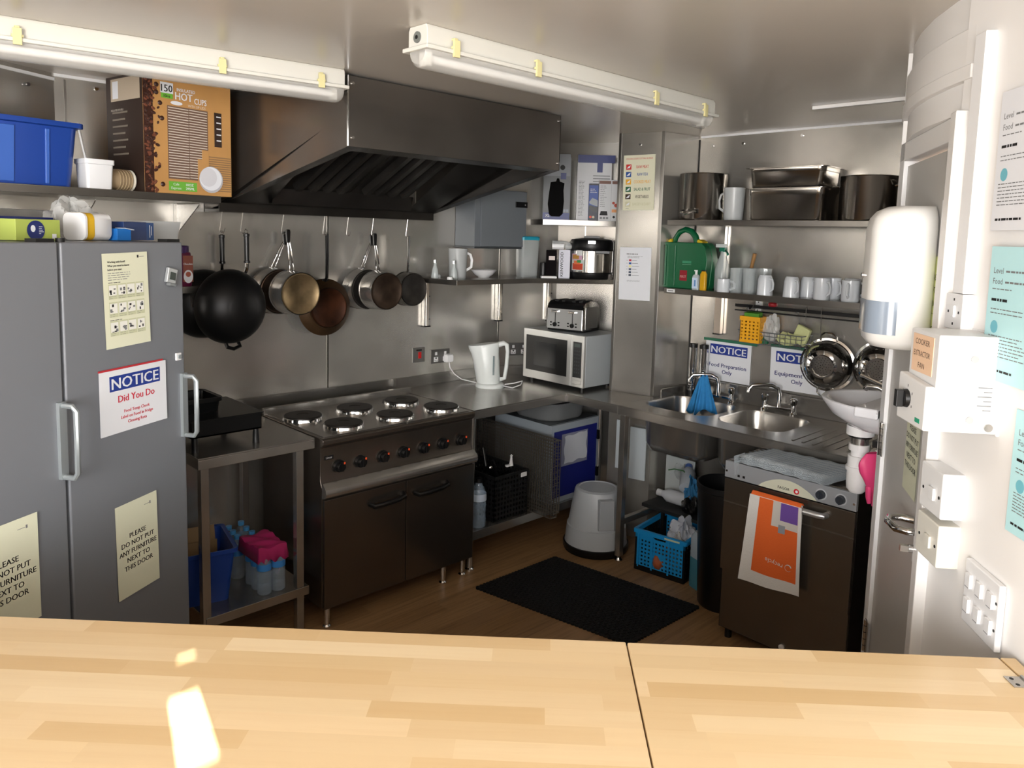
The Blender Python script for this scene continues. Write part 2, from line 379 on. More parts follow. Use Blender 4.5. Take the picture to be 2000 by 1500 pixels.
# ------------------------------------------------------------------ serving counter
BEE = staves('beech_staves', ['#e0c69c', '#e6cda6', '#dabf94', '#e9d3ae', '#d3b588', '#e3c9a0'], .047, .42, .16, .3, 0, '#c39a68', .7)
cd = Vector((.6977, -.7164))       # along the counter, towards the right
cn = Vector((-.7164, -.6977))      # towards the camera
def cp(s, t): p = Vector((.292, 1.848))+cd*s+cn*t; return (p.x, p.y)
inkm = mt('#a3a9b2', .5, name='scuff_mark')
burn = mt('#a9835a', .6, name='scuff_brown')
def counter_piece(s0, s1, t0, t1, label, marks=()):
    t = thing('serving_counter', label, 'counter', cp((s0+s1)/2, 0)+(0,), -45.76, 'beech serving counter pieces')
    L2 = (s1-s0)/2
    MB().box(-L2, L2, -t1, -t0, .962, 1.0, BEE).o('countertop', t, bev=.003)
    if L2 > .3: MB().box(-L2+.02, L2-.02, -t1+.10, -t0-.10, 0, .962, WPT).o('base', t)
    else: MB().box(-L2+.01, L2-.01, -.40, -.16, 0, .962, WPT).o('base', t)
    if marks:
        m = MB()
        for pth, r, c in marks: m.tube([(x, y, 1.0002) for x, y in pth], r, c, 6, flat=.08)
        m.o('scuff_marks', t, label='grey and brown scuffs')
    return t
# seam positions: s at 1.321 and 2.09
S1, S2 = 1.3225, 2.082
counter_piece(-.9, S1-.0015, 0, .95, 'wide left beech counter piece with a grey scuff and a patch of sun', [
    ([(-.21+1.3-.28, -.515), (-.20+1.3-.28, -.48), (-.175+1.3-.28, -.44), (-.14+1.3-.28, -.41)], .004, inkm)])
counter_piece(S1+.0015, S2-.002, .002, .95, 'middle beech counter piece between the two dark seams')
t = thing('serving_counter', 'right-hand flap of the beech counter joined by a flat hinge', 'counter', cp(S2+.002, 0)+(0,), -45.76, 'beech serving counter pieces')
def cl_(x, y): v = Vector((x, y))-Vector(cp(S2+.002, 0)); return (v.dot(cd), -v.dot(cn))
fp_ = [cl_(*cp(S2+.002, .95)), cl_(1.378, -.285), cl_(1.485, -.015), cl_(1.588, .152), cl_(1.688, .266), cl_(*cp(2.115, .002)), (0, -.002)]
MB().prism(fp_, .962, 1.0, BEE).o('countertop', t, bev=.002)
MB().prism([(.01, -.5), (.04, -.5), (.03, -.12), (.01, -.12)], 0, .962, WPT).o('base', t)
m = MB().box(-.035, .035, -.018, .018, 0, .002, STL)
for x in (-.024, .024):
    for y in (-.010, .010): m.disc(x, y, .004, DRK, M=Matrix(((1, 0, 0, 0), (0, 0, 1, 0), (0, 1, 0, 0), (0, 0, 0, 1))) @ T(0, 0.0031, 0))
m.tube([(0, -.018, .002), (0, .018, .002)], .004, STL)
hp = cp(S2, .092); m.o('flap_hinge', loc=(hp[0], hp[1], 1.0), rz=-45.8, label='flat steel hinge screwed across the right counter seam', cat='hinge')

# ------------------------------------------------------------------ fridges
FRG = mt('#75787e', .38, 0, 'fridge_grey', var=.05, vscale=1.2)
HND = mt('#a9b0b3', .33, .6, 'handle_grey')
def fridge(loc, label):
    t = thing('upright_fridge', label, 'fridge', loc, 30, 'grey upright fridges')
    MB().box(-.252, .252, .045, .55, .06, 1.775, FRG).o('body', t, bev=.004)
    m = MB()
    for x in (-.2, .2):
        for y in (.1, .5): m.cyl((x, y, 0), (x, y, .06), .02, DRK)
    m.o('feet', t)
    d = MB().box(-.252, .252, 0, .042, .07, 1.775, FRG).o('door', t, bev=.006)
    m = MB(); m.tube([(.238, 0, 1.30), (.240, -.045, 1.30), (.241, -.055, 1.285), (.241, -.056, 1.19), (.241, -.055, 1.10), (.240, -.045, 1.085), (.236, 0, 1.085)], .0085, HND, 8, flat=1)
    m.box(.225, .250, -.012, 0, 1.08, 1.31, HND)
    m.o('door_handle', d, label='pale bow handle')
    m = MB().cyl((-.235, .02, 1.775), (-.235, .02, 1.787), .012, DRK); m.box(.19, .25, .01, .05, 1.775, 1.785, DRK); m.o('top_hinge', d)
    return t
fr = fridge((.802, 2.630, 0), 'tall grey upright fridge nearer the cooker with three papers')
MB().box(.205, .228, -.006, 0, 1.36, 1.385, WPL).cyl((.218, -.006, 1.372), (.218, -.010, 1.372), .008, HND).o('door_lock', fr, label='small white lock plate')
fl = dup(fr, (.357, 2.373, 0), 30, 'tall grey upright fridge cropped by the left edge of the frame')
for ch in list(fl.children):
    if ch.name.startswith('door_lock'): bpy.data.objects.remove(ch)
def fpos(lx, z, off=0, base=(.802, 2.630)):
    a = R(30); return (base[0]+cos(a)*lx+sin(a)*off, base[1]+sin(a)*lx-cos(a)*off, z)
YEL = mt('#dedfc6', .5, name='pale_yellow_paper'); WHT = mt('#dfe1e6', .45, name='white_paper')
INK = mt('#1b1b1b', .6, name='ink'); NAV = mt('#23398a', .5, name='navy_ink'); RED = mt('#c8283c', .5, name='red_ink'); GIN = mt('#77797a', .6, name='grey_ink')
LAM = mt('#e9ebe0', .2, name='laminate_edge')
def paper(name, label, loc, rz, w, h, col, draw=None, cat='notice', group=None, rot=None, curl=0, ry=0):
    m = MB(); m.M = T(ry=ry)
    n = 8
    m.grid(lambda u, v: ((u-.5)*w, -.0006-curl*(abs(2*u-1)**3)*.5*(1-v)**2, (v-.5)*h), n, n, col)
    m.grid(lambda u, v: ((.5-u)*w, .0004, (v-.5)*h), 1, 1, col)
    if draw: draw(m, w, h)
    return m.o(name, loc=loc, rz=rz, rot=rot, label=label, cat=cat, group=group, smooth=60)
def lines(m, x0, x1, z0, z1, n, mat, h=.0018, seed=1, y=-.0012, al='l'):
    rg = random.Random(seed)
    for i in range(n):
        z = z1-(z1-z0)*i/max(n-1, 1); e = x0+(x1-x0)*rg.uniform(.6, 1)
        o = 0 if al == 'l' else (x1-e)/2
        x = x0
        while x < e-.004:      # broken into words
            k = min(rg.uniform(.006, .02), e-x); m.rect(x+o, z, x+k+o, z+h, mat, y); x += k+.003
def d_work(m, w, h):
    m.text('Working with food?', -w*.40, h*.40, .0062, INK, al='l', bold=True)
    m.text('What you need to know', -w*.40, h*.36, .0062, INK, al='l', bold=True)
    m.text('before you start', -w*.40, h*.32, .0062, INK, al='l', bold=True)
    lines(m, -w*.40, w*.3, h*.22, h*.29, 4, GIN, seed=3)
    m.rect(w*.26, h*.44, w*.30, h*.47, INK); m.rect(w*.31, h*.45, w*.42, h*.455, GIN)
    rg = random.Random(4)
    for r, z in enumerate((.06, -.13, -.33)):
        for c in range(4):
            x = (-.39+.2*c)*w
            m.rect(x-.002, z*h-.012, x+w*.18, z*h+h*.12, mt('#c6c9a6', .5), -.0008)
            k = MB
            m.rect(x, z*h, x+w*.165, z*h+h*.105, mt('#e8e8e0', .5), -.0010)
            for q in range(5):
                a, b = rg.uniform(0, .7), rg.uniform(0, .7)
                m.rect(x+w*.165*a, z*h+h*.105*b, x+w*.165*(a+rg.uniform(.15, .3)), z*h+h*.105*(b+rg.uniform(.1, .3)), INK if q % 2 else GIN, -.0012-q*.0001)
            lines(m, x, x+w*.15, z*h-.010, z*h-.004, 2, GIN, .0009, seed=r*4+c)
    lines(m, -w*.4, 0, h*.185, h*.19, 1, INK); lines(m, -w*.4, 0, -h*.21, -h*.205, 1, INK)
p = fpos(-.012, 1.592, .004); paper('food_safety_poster', 'pale yellow food hygiene sheet with rows of small pictures on fridge', p, 30, .187, .300, YEL, d_work, 'poster', ry=-1.5)
def d_notice(big, subs):
    def f(m, w, h):
        m.rect(-w*.36, h*.17, w*.40, h*.41, NAV)
        m.text('NOTICE', w*.02, h*.205, h*.17, WHT, bold=True, width=w*.70, y=-.0016)
        for s, z, hh, c, ww in subs: m.text(s, w*.03, h*z, h*hh, c, bold=True, maxw=w*ww)
    return f
p = fpos(.008, 1.268, .004)
paper('notice_sheet', 'NOTICE Did You Do sheet with red lettering taped to the fridge', p, 30, .287, .205, WHT,
      d_notice(1, [('Did You Do', -.02, .11, RED, .6), ('Food Temp Check', -.20, .05, RED, .5), ('Label on Food in Fridge', -.29, .05, RED, .6), ('Cleaning Rota', -.38, .05, RED, .5)]), curl=.004, ry=0)
tape = mt('#b8323a', .4, name='red_tape')
MB().box(-.145, .13, -.002, 0, -.003, .003, tape).o('red_tape_strip', loc=fpos(.008, 1.374, .003), rz=30, label='thin red tape along the top of the fridge notice', cat='tape')
def d_please(m, w, h):
    for i, s in enumerate(('PLEASE', 'DO NOT PUT', 'ANY FURNITURE', 'NEXT TO', 'THIS DOOR')):
        m.text(s, 0, h*(.12-.085*i), .0165, INK, bold=True, maxw=w*.9)
    m.rect(w*.18, h*.40, w*.30, h*.405, GIN); m.rect(w*.31, h*.39, w*.34, h*.42, GIN)
paper('warning_sheet', 'pale yellow PLEASE DO NOT PUT ANY FURNITURE sheet low on nearer fridge', fpos(0.005, .765, .004), 30, .182, .318, YEL, d_please, group='do not put furniture sheets', ry=-1)
paper('warning_sheet', 'same pale yellow furniture warning, cropped by the left frame edge', fpos(.045, .855, .004, (.357, 2.373)), 30, .20, .312, YEL, d_please, group='do not put furniture sheets')
# digital timer
t = thing('kitchen_timer', 'small silver digital timer stuck high on the fridge door', 'timer', fpos(.182, 1.66, .002), 30, rot=(0, R(14), R(30)))
MB().box(-.022, .022, -.014, 0, -.026, .026, mt('#b7bbbd', .3, .5)).o('case', t, bev=.003)
MB().box(-.012, .015, -.0155, -.014, -.014, .012, mt('#3c4440', .2)).o('display', t)
MB().box(-.012, .018, -.02, -.002, -.036, -.027, mt('#8c9092', .3, .5)).o('stand', t, bev=.001)

# --- things on top of the fridges (local frame along the fridge line)
def fp2(s, off=0):  # s along line from O, off towards the wall
    a = R(30); return (.91+cos(a)*s-sin(a)*off, 2.92+sin(a)*s+cos(a)*off, 1.777)
def ft(name, label, cat, s, off=0, rz=30, group=None): return thing(name, label, cat, fp2(s, off), rz, group)
LIM = mt('#a9b85a', .45, name='lime_card'); NBL = mt('#1d2a66', .4); GRN = mt('#2f7a55', .45)
t = ft('food_box', 'lime green carton with a round navy label on the fridge top', 'box', -.46, -.04)
MB().box(-.075, .075, -.045, .045, 0, .062, LIM).o('carton', t, bev=.001)
m = MB().disc(-.01, .030, .030, NBL, -.0465, .029); m.disc(-.02, .035, .008, WHT, -.047, .010)
lines(m, 0, .018, .02, .04, 5, WHT, .0015, y=-.047); m.rect(.045, .006, .06, .02, WHT, -.0465); m.o('label_print', t, label='navy round label')
t = ft('cling_film_box', 'long green and navy wrap carton behind the lime carton', 'box', -.40, .10)
MB().box(-.24, .14, -.025, .025, 0, .07, NBL).box(-.24, .14, -.0255, -.024, .018, .056, GRN).o('carton', t, bev=.001)
t = ft('fridge_top_tray', 'flat grey metal tray lying along the back of the fridge tops', 'tray', -.40, .20)
MB().box(-.26, .25, -.03, .05, 0, .095, mt('#9c9b97', .4, .7)).o('tray', t, bev=.002)
t = ft('white_bottle', 'white plastic bottle with a yellow label lying on the fridge', 'bottle', -.21, -.02)
m = MB(); m.loft([[(x, y, z) for x, y, z in [(-.06+a, b[0], b[1]) for b in rrect(-.045, .045, 0, .088, .02)]] for a in (0, .008)], WPL)
m.M = T(-.02, 0, 0)
lp = lambda x, k: [(x, b[0]*k, .044+(b[1]-.044)*k) for b in rrect(-.04, .04, 0, .088, .022)]
m.loft([lp(-.035, .9), lp(-.03, 1), lp(.02, 1), lp(.07, 1), lp(.078, .85)], WPL); m.M = I4
m.cyl((.057, 0, .05), (.063, 0, .05), .02, WPL)
m.o('body', t)
m = MB(); lp2 = lambda x, k: [(x, b[0]*k, .044+(b[1]-.044)*k) for b in rrect(-.0412, .0412, -.0008, .0888, .022)]
m.loft([lp2(-.052, 1), lp2(-.020, 1)], mt('#e2b52c', .4), cap0=False, cap1=False); m.o('label_band', t, label='yellow label band')
t = ft('small_blue_box', 'small bright blue carton with its white flap up', 'box', -.115, -.05)
MB().box(-.03, .03, -.02, .02, 0, .040, mt('#2273c4', .45)).box(-.008, .032, -.028, .016, .040, .0425, WHT, T(ry=8)).o('carton', t, bev=.001)
t = ft('navy_carton', 'navy carton with pale print on its end on the fridge', 'box', -.02, .0, 34)
MB().box(-.08, .035, -.045, .045, 0, .064, mt('#1e3566', .4)).box(.035, .075, -.044, .044, 0, .063, mt('#23487f', .4)).o('carton', t, bev=.001)
MB().rect(.050, .010, .054, .054, WHT, -.0448).rect(.060, .018, .063, .05, WHT, -.0448).o('printed_lines', t)
t = ft('plastic_tub', 'frosted clear plastic tub at the right end of fridge top', 'container', .172, .06)
FRO = mt('#d9dcdc', .3, name='frosted_plastic', alpha=.55)
MB().loft([[(x, y, z) for x, y in rrect(-.09*k, .09*k, -.05*k, .05*k, .015)] for z, k in ((0, .9), (.055, 1), (.07, 1.03), (.07, .99), (.056, .96), (.004, .86))], FRO).o('tub', t)
# crumpled clear bags
rg = random.Random(3)
def bag(name, label, loc, rz, sx, sy, sz, mat, seed=1, cat='bag', nu=26, nv=14, rough=.25):
    rg = random.Random(seed); ph = [rg.uniform(0, 6) for _ in range(8)]
    def fn(u, v):
        a = 2*pi*u; b = pi*(v-.5)
        k = 1+rough*(sin(3*a+ph[0]+2*b)+.6*sin(7*a+ph[1]-3*b)+.5*sin(5*b+ph[2]+4*a)+.4*sin(13*a+ph[3]+7*b))*.5
        z = sz*(sin(b)*.5+.5)*k
        return (sx*cos(a)*cos(b)*k, sy*sin(a)*cos(b)*k, max(z, 0))
    m = MB().grid(fn, nu*2, nv*2, mat)
    return m.o(name, loc=loc, rz=rz, label=label, cat=cat, smooth=25)
CLR = mt('#dfe0de', .15, name='clear_film', alpha=.45)
p = fp2(-.13, .14); bag('clear_bag', 'crumpled clear plastic bag lying behind the navy carton', (p[0], p[1], 1.777), 30, .09, .05, .12, CLR, 3)

# ------------------------------------------------------------------ upper left shelf
SHF = steel('shelf_steel', '#86827d', .32, (12, 1, 1), .12, .15, 3)
def sl(s, off=0, z=1.965):   # along the shelf front line
    a = R(10); return (1.0+cos(a)*s-sin(a)*off, 3.25+sin(a)*s+cos(a)*off, z)
t = thing('wall_shelf', 'long steel shelf above the fridges holding crate and cup box', 'shelf', (0, 0, 0))
P = [sl(-.95)[:2], sl(.405)[:2], (1.36, 3.692), (.90, 3.692), (-.05, 3.150)]
MB().prism(P, 1.935, 1.965, SHF).o('shelf_board', t, bev=.002)
for x in (.93, 1.345):
    m = MB().box(x-.012, x+.012, 3.66, 3.698, 1.60, 1.935, STL).xz([(0, 1.93), (0, 1.80), (.005, 1.80), (.26, 1.925), (.26, 1.93)], -.002, .002, STL, T(x, 3.69, 0, -90))
    m.o('bracket', t)
# blue crate
def tub(m, w1, d1, w2, d2, h, mat, rim=.02, th=.004, r=.03, ribs=True):
    L = lambda w, d, z: rrect(-w/2, w/2, -d/2, d/2, r, 4, z)
    m.loft([L(w1, d1, 0), L(w2, d2, h-.02), L(w2+rim*2, d2+rim*2, h-.018), L(w2+rim*2, d2+rim*2, h), L(w2+rim*2-.006, d2+rim*2-.006, h), L(w2-th*2, d2-th*2, h-.004), L(w1-th*2, d1-th*2, th)], mat)
    if ribs:
        for sx in (-1, 1):
            for k in (-.28, -.12, .12, .28):
                pass
BLU = mt('#1b4093', .35, name='blue_plastic'); BLU2 = mt('#3a62b4', .3, name='blue_plastic_rib')
c = sl(-.37, .14); t = thing('storage_crate', 'deep blue plastic crate on the shelf above the fridges', 'crate', c, 10)
m = MB(); tub(m, .36, .215, .40, .245, .235, BLU, .018); m.o('crate_body', t, bev=.001)
m = MB()
for x, wd in ((-.115, .014), (-.045, .052), (.09, .014)):
    m.xz([(x-wd/2, .008), (x+wd/2, .008), (x+wd/2*1.1, .205), (x-wd/2*1.1, .205)], 0, .008, BLU2, T(0, -.1125, 0, rx=4.2))
m.box(.205, .245, -.03, .03, .222, .232, BLU); m.o('crate_ribs', t, bev=.003)
MAR = mt('#7a1220', .4, name='maroon_plastic')
t = thing('sieve', 'maroon-rimmed white sieve poking out of the blue crate', 'sieve', (c[0]-.12, c[1]+.0, c[2]+.20), 10)
MB().tube([(-.075, 0, .02), (-.055, 0, .075), (-.035, 0, .085), (.0, .01, .08), (.05, .02, .05), (.085, .02, .01)], .008, MAR, 8).o('rim_handle', t)
MB().lathe([(0, 0), (.04, .01), (.055, .04), (.052, .04), (.038, .014), (0, .005)], WPL, T(0, .01, .015, rx=-60)).o('bowl', t)
t = thing('white_tub', 'white square food tub beside the blue crate on the shelf', 'container', sl(-.098, .06), 10)
m = MB(); tub(m, .095, .085, .104, .094, .112, WPL, .004, .002, .012); m.o('tub', t, bev=.0008)
MB().tube([(-.025, 0, .0), (-.035, .0, .10), (-.062, .0, .235)], .009, WPL, 8, flat=.4).o('spatula_handle', None, loc=sl(-.098, .05, 1.972), rz=10, label='white spatula handle standing in the white food tub', cat='spatula')
t = thing('cup_stack', 'stack of ribbed paper cups lying on its side on shelf', 'cups', sl(-.012, .085, 1.965+.043), 22, rot=(R(0), R(0), R(18)))
KR = mt('#9c8668', .7, name='kraft_card'); CRM = mt('#d9d2c3', .6, name='cup_cream')
for k in range(6):
    m = MB(); x = -.045+k*.0125
    m.M = T(x, -.0, 0, rz=0) @ Matrix.Rotation(R(90), 4, 'Y') @ T(rz=0)
    m.lathe([(.028, -.05), (.0405, .045), (.0432, .046), (.0432, .05), (.0405, .05), (.0385, .044), (.027, -.046), (0, -.046)] if k == 5 else [(.036, .01), (.0405, .045), (.0432, .046), (.0432, .05), (.040, .05), (.0385, .044)], CRM if k == 5 else KR, seg=28)
    m.M = I4; m.o('cup', t, label='paper cup of the stack')
# the big carton of hot cups
t = thing('hot_cups_box', 'large orange-brown INSULATED HOT CUPS carton with coffee beans', 'box', sl(.265, 0.005), 10)
ORG = mt('#bf8f55', .5, name='orange_kraft', var=.12, vscale=8); BRN = mt('#2c1d16', .5, name='dark_brown_card'); BEA = mt('#3a2018', .35, name='bean_brown'); BE2 = mt('#6d3f2c', .35)
W2, BH, BD = .195, .470, .29
MB().box(-W2, W2, 0, BD, 0, BH, ORG).box(-W2-.001, -W2, .001, BD-.001, .0, BH, BRN).box(-W2-.0015, -W2, .02, .25, BH-.10, BH-.01, mt('#b5a692', .6)).box(-.19, .19, .0, .012, BH, BH+.002, KR).o('carton', t, bev=.001)
m = MB(); BG = mt('#6e5546', .5); 
# window with stacked cups
m.box(-.095, .085, -.0012, 0, .06, .355, BG)
GC = mt('#d6cdc0', .5)
for i in range(27):
    z = .068+i*.0107
    m.xz([(-.092, z), (-.004, z-.001), (-.004, z+.0022), (-.092, z+.003)], -.003, -.0012, GC)
    m.xz([(.0, z), (.08, z-.001), (.08, z+.002), (.0, z+.003)], -.003, -.0012, GC)
m.box(.035, .0855, -.0032, -.0005, .058, .15, ORG); m.box(.055, .0855, -.0034, -.0005, .058, .19, ORG)
m.o('window_cups', t, label='window showing stacked cups')
m = MB(); rg = random.Random(11)
m.rect(-W2, .0, -.155, BH, BEA, -.0006)
for i in range(150):
    x = -W2+.008+abs(rg.gauss(0, .022)); z = rg.uniform(.008, BH-.01)
    if x > -.115: continue
    a = rg.uniform(0, 180); r = rg.uniform(.007, .011)
    m.lathe([(0, 0), (r*.8, .0), (r*.6, .0026), (0, .0036)], BEA if i % 3 else BE2, Matrix.Translation((x, -.0006, z)) @ Matrix.Rotation(R(90), 4, 'X') @ Matrix.Rotation(R(a), 4, 'Z') @ Matrix.Diagonal((1.25, .8, 1, 1)), 8)
for x, z in ((-.118, .30), (-.125, .36), (-.140, .40), (-.139, .43), (-.12, .035)):
    m.lathe([(0, 0), (.010, 0), (.007, .003), (0, .004)], BEA, Matrix.Translation((x, -.0006, z)) @ Matrix.Rotation(R(90), 4, 'X'), 10)
m.o('bean_print', t, label='column of printed coffee beans')
m = MB()
m.rect(-.123, .402, -.068, .445, WHT, -.001); m.text('150', -.0955, .408, .028, INK, bold=True, y=-.0016, maxw=.048)
m.rect(-.120, .382, -.070, .402, mt('#6fb23a', .5), -.001); m.text('10oz', -.095, .386, .011, INK, bold=True, y=-.0016)
m.text('INSULATED', -.012, .417, .013, WHT, y=-.0016, bold=True, maxw=.08)
m.text('HOT', -.022, .383, .030, WHT, y=-.0016, bold=True, maxw=.075); m.text('CUPS', .052, .376, .024, WHT, y=-.0016, bold=True, maxw=.055)
m.text('WITH SIP LIDS', .035, .360, .010, GC, y=-.0016, maxw=.08)
m.rect(.115, .21, .150, .355, BRN, -.001)
for z in (.335, .31, .285, .26, .235): m.rect(.125, z, .147, z+.005, WHT, -.0014)
m.rect(-.095, .012, .03, .050, mt('#68ab3a', .5), -.001)
m.text('Cafe', -.063, .034, .010, WHT, y=-.0016); m.text('Express', -.063, .018, .010, WHT, y=-.0016, maxw=.045)
m.text('10OZ', -.003, .034, .010, WHT, y=-.0016, bold=True); m.text('295ML', -.001, .018, .010, WHT, y=-.0016, bold=True)
for i in range(16): m.rect(.080, .02+i*.0095, W2, .025+i*.0095, mt('#8a6b4a', .6), -.0008)
m.disc(.095, .068, .056, mt('#b4b4ba', .4), -.0040, .056); m.disc(.093, .072, .052, WHT, -.0044, .050); m.disc(.082, .078, .040, mt('#cfcfd4', .4), -.0048, .040); m.disc(-.055, .368, .026, WHT, -.002, .008)
m.text('INSULATED DOUBLE', 0, 0, .008, GC, M=T(-W2-.002, .20, .33, rz=-90), y=0, maxw=.1)
for i in range(7): m.box(-W2-.002, -W2-.001, .12+.02*(i % 2), .24, .32-.028*i, .327-.028*i, mt('#7d7468', .6))
m.box(-W2-.002, -W2-.001, .19, .235, BH-.09, BH-.02, WHT)
m.o('printed_front', t, label='printed words and lid picture')
# short shelf by the fridge
t = thing('short_shelf', 'short steel wall shelf just right of the nearer fridge', 'shelf', (1.36, 3.698, 0))
MB().box(-.16, .115, -.15, 0, 1.525, 1.558, SHF).o('shelf_board', t, bev=.002)
MB().box(.0, .02, -.13, 0, 1.46, 1.525, STL).o('bracket', t)
t = thing('drink_powder_jar', 'purple jar of drinking chocolate powder on the short shelf', 'jar', (1.315, 3.588, 1.558))
PUR = mt('#5c1237', .3, name='purple_plastic')
MB().loft([rrect(-.045*k, .045*k, -.04*k, .04*k, .02, 4, z) for z, k in ((0, .95), (.01, 1), (.13, 1), (.155, .92))], PUR).o('jar_body', t)
MB().lathe([(.038, .150), (.04, .152), (.04, .182), (.036, .185), (0, .185)], mt('#3d1a55', .35)).o('lid', t)
m = MB().box(.0, .044, -.0415, -.040, .02, .14, mt('#8a4a3a', .4)); m.disc(.022, .045, .021, WHT, -.042, .03); m.disc(.022, .055, .012, mt('#a2523e', .4), -.0425, .012)
m.text('Chocolate', .022, .098, .009, WHT, y=-.042, bold=True, maxw=.04); m.o('label_print', t, label='label with a cup of chocolate')
# ------------------------------------------------------------------ strip lights
TUBW = mt('#d2d0c8', .4, name='light_body'); CLIP = mt('#d8cf9a', .45, name='cream_clip')
DIFF = mt('#e6e4df', .18, name='clear_diffuser', alpha=.38); TUBE = mt('#f4f3f0', .3, name='tube_glass')
def strip_light(label, loc, rz, L):
    t = thing('strip_light', label, 'light fitting', loc, rz, 'ceiling strip lights')
    m = MB(); q = lambda x, k=1: [(x, -.047*k, -.062), (x, -.047*k, -.012), (x, -.040*k, 0), (x, .040*k, 0), (x, .047*k, -.012), (x, .047*k, -.062)]
    m.loft([q(-L/2), q(L/2)], TUBW); m.box(-L/2-.012, L/2+.012, -.062, .062, -.075, -.062, TUBW); m.o('body', t, bev=.003)
    m = MB(); pr = [(-.05, 0), (-.047, -.018), (-.036, -.036), (-.018, -.046), (0, -.049), (.018, -.046), (.036, -.036), (.047, -.018), (.05, 0)]
    q = lambda x, k: [(x, a*k, -.075+b*k) for a, b in pr]
    m.loft([q(-L/2+.0, .75), q(-L/2+.01, .94), q(-L/2+.025, 1), q(L/2-.025, 1), q(L/2-.01, .94), q(L/2, .75)], DIFF); m.o('diffuser', t)
    m = MB().cyl((-L/2+.04, 0, -.090), (L/2-.04, 0, -.090), .013, TUBE, seg=16); m.o('fluorescent_tube', t)
    m = MB().box(-L/2+.022, -L/2+.04, -.02, .02, -.115, -.072, TUBW); m.o('tube_holder', t); m = MB().box(L/2-.04, L/2-.022, -.02, .02, -.115, -.072, TUBW); m.o('tube_holder', t)
    for x in (-L/2+.10, -L/2+.46, L/2-.46, L/2-.10):
        for sy in (-1, 1):
            m = MB().box(x-.012, x+.012, sy*.063-.004, sy*.063+.004, -.085, -.035, CLIP).box(x-.007, x+.007, sy*.05-.012, sy*.05+.012, -.034, -.028, CLIP).box(x-.016, x+.016, sy*.060-.004, sy*.060+.004, -.062, -.054, CLIP); m.o('clip', t, bev=.001)
    MB().cyl((-L/2, 0, -.035), (-L/2-.004, 0, -.035), .017, mt('#6d706c', .5), seg=18).cyl((-L/2-.004, 0, -.035), (-L/2-.006, 0, -.035), .006, DRK, seg=10).o('cable_gland', t, label='grey cable gland')
    return t
strip_light('long white strip light over the fridges running out of the left frame edge', (.86, 2.80, CZ), -8.3, 1.52)
strip_light('white strip light in the middle of the ceiling right of the hood', (2.215, 1.925, CZ), 0.3, 1.60)

# ------------------------------------------------------------------ extractor hood
t = thing('extractor_hood', 'big dark steel extractor canopy over the cooker', 'extractor hood', (2.256, 2.68, 0))
# local: front plane y=0, x -.615...615 ; back plane y=1.02 shifted by -.155
FX0, FX1, BX0, BX1, BY = -.615, .615, -.78, .47, 1.012
zf, zb, zt = 2.165, 1.905, 2.438
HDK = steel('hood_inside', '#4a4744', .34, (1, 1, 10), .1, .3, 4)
m = MB().add([(FX0, 0, zf), (FX1, 0, zf), (FX1, 0, zt), (FX0, 0, zt), (FX0, .004, zf), (FX1, .004, zf), (FX1, .004, zt), (FX0, .004, zt)], [(0, 1, 2, 3), (4, 7, 6, 5), (0, 4, 5, 1), (3, 2, 6, 7), (0, 3, 7, 4), (1, 5, 6, 2)], STH)
m.o('front_panel', t)
for nm, fx, bx, e in (('side_panel', FX0, BX0, .004), ('side_panel', FX1, BX1, -.004)):
    m = MB(); v = [(fx, 0, zf), (bx, BY, zb), (bx, BY, zt), (fx, 0, zt)]; v += [(a+e, b, c) for a, b, c in v]
    m.add(v, [(0, 1, 2, 3), (4, 7, 6, 5), (0, 4, 5, 1), (1, 5, 6, 2), (2, 6, 7, 3), (3, 7, 4, 0)], STH).o(nm, t)
m = MB().cyl((FX0-.003, -.003, zf), (FX0-.003, -.003, zt), .004, CHR, seg=8)
for x in (FX0+.02, FX1-.012):
    for z in (2.41, 2.20): m.cyl((x, 0, z), (x, -.006, z), .006, CHR, seg=10)
m.o('corner_trim', t, label='bright corner edge with rivets')
# gutter along the back and inner lips
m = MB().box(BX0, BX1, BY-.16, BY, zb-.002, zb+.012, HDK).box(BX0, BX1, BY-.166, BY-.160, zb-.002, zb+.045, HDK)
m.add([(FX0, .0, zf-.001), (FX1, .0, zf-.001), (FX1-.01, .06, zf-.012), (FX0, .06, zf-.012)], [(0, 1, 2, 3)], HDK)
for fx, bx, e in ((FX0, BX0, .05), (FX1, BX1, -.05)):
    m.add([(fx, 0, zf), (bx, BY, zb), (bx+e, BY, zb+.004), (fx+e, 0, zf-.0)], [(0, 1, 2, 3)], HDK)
m.o('gutter', t)
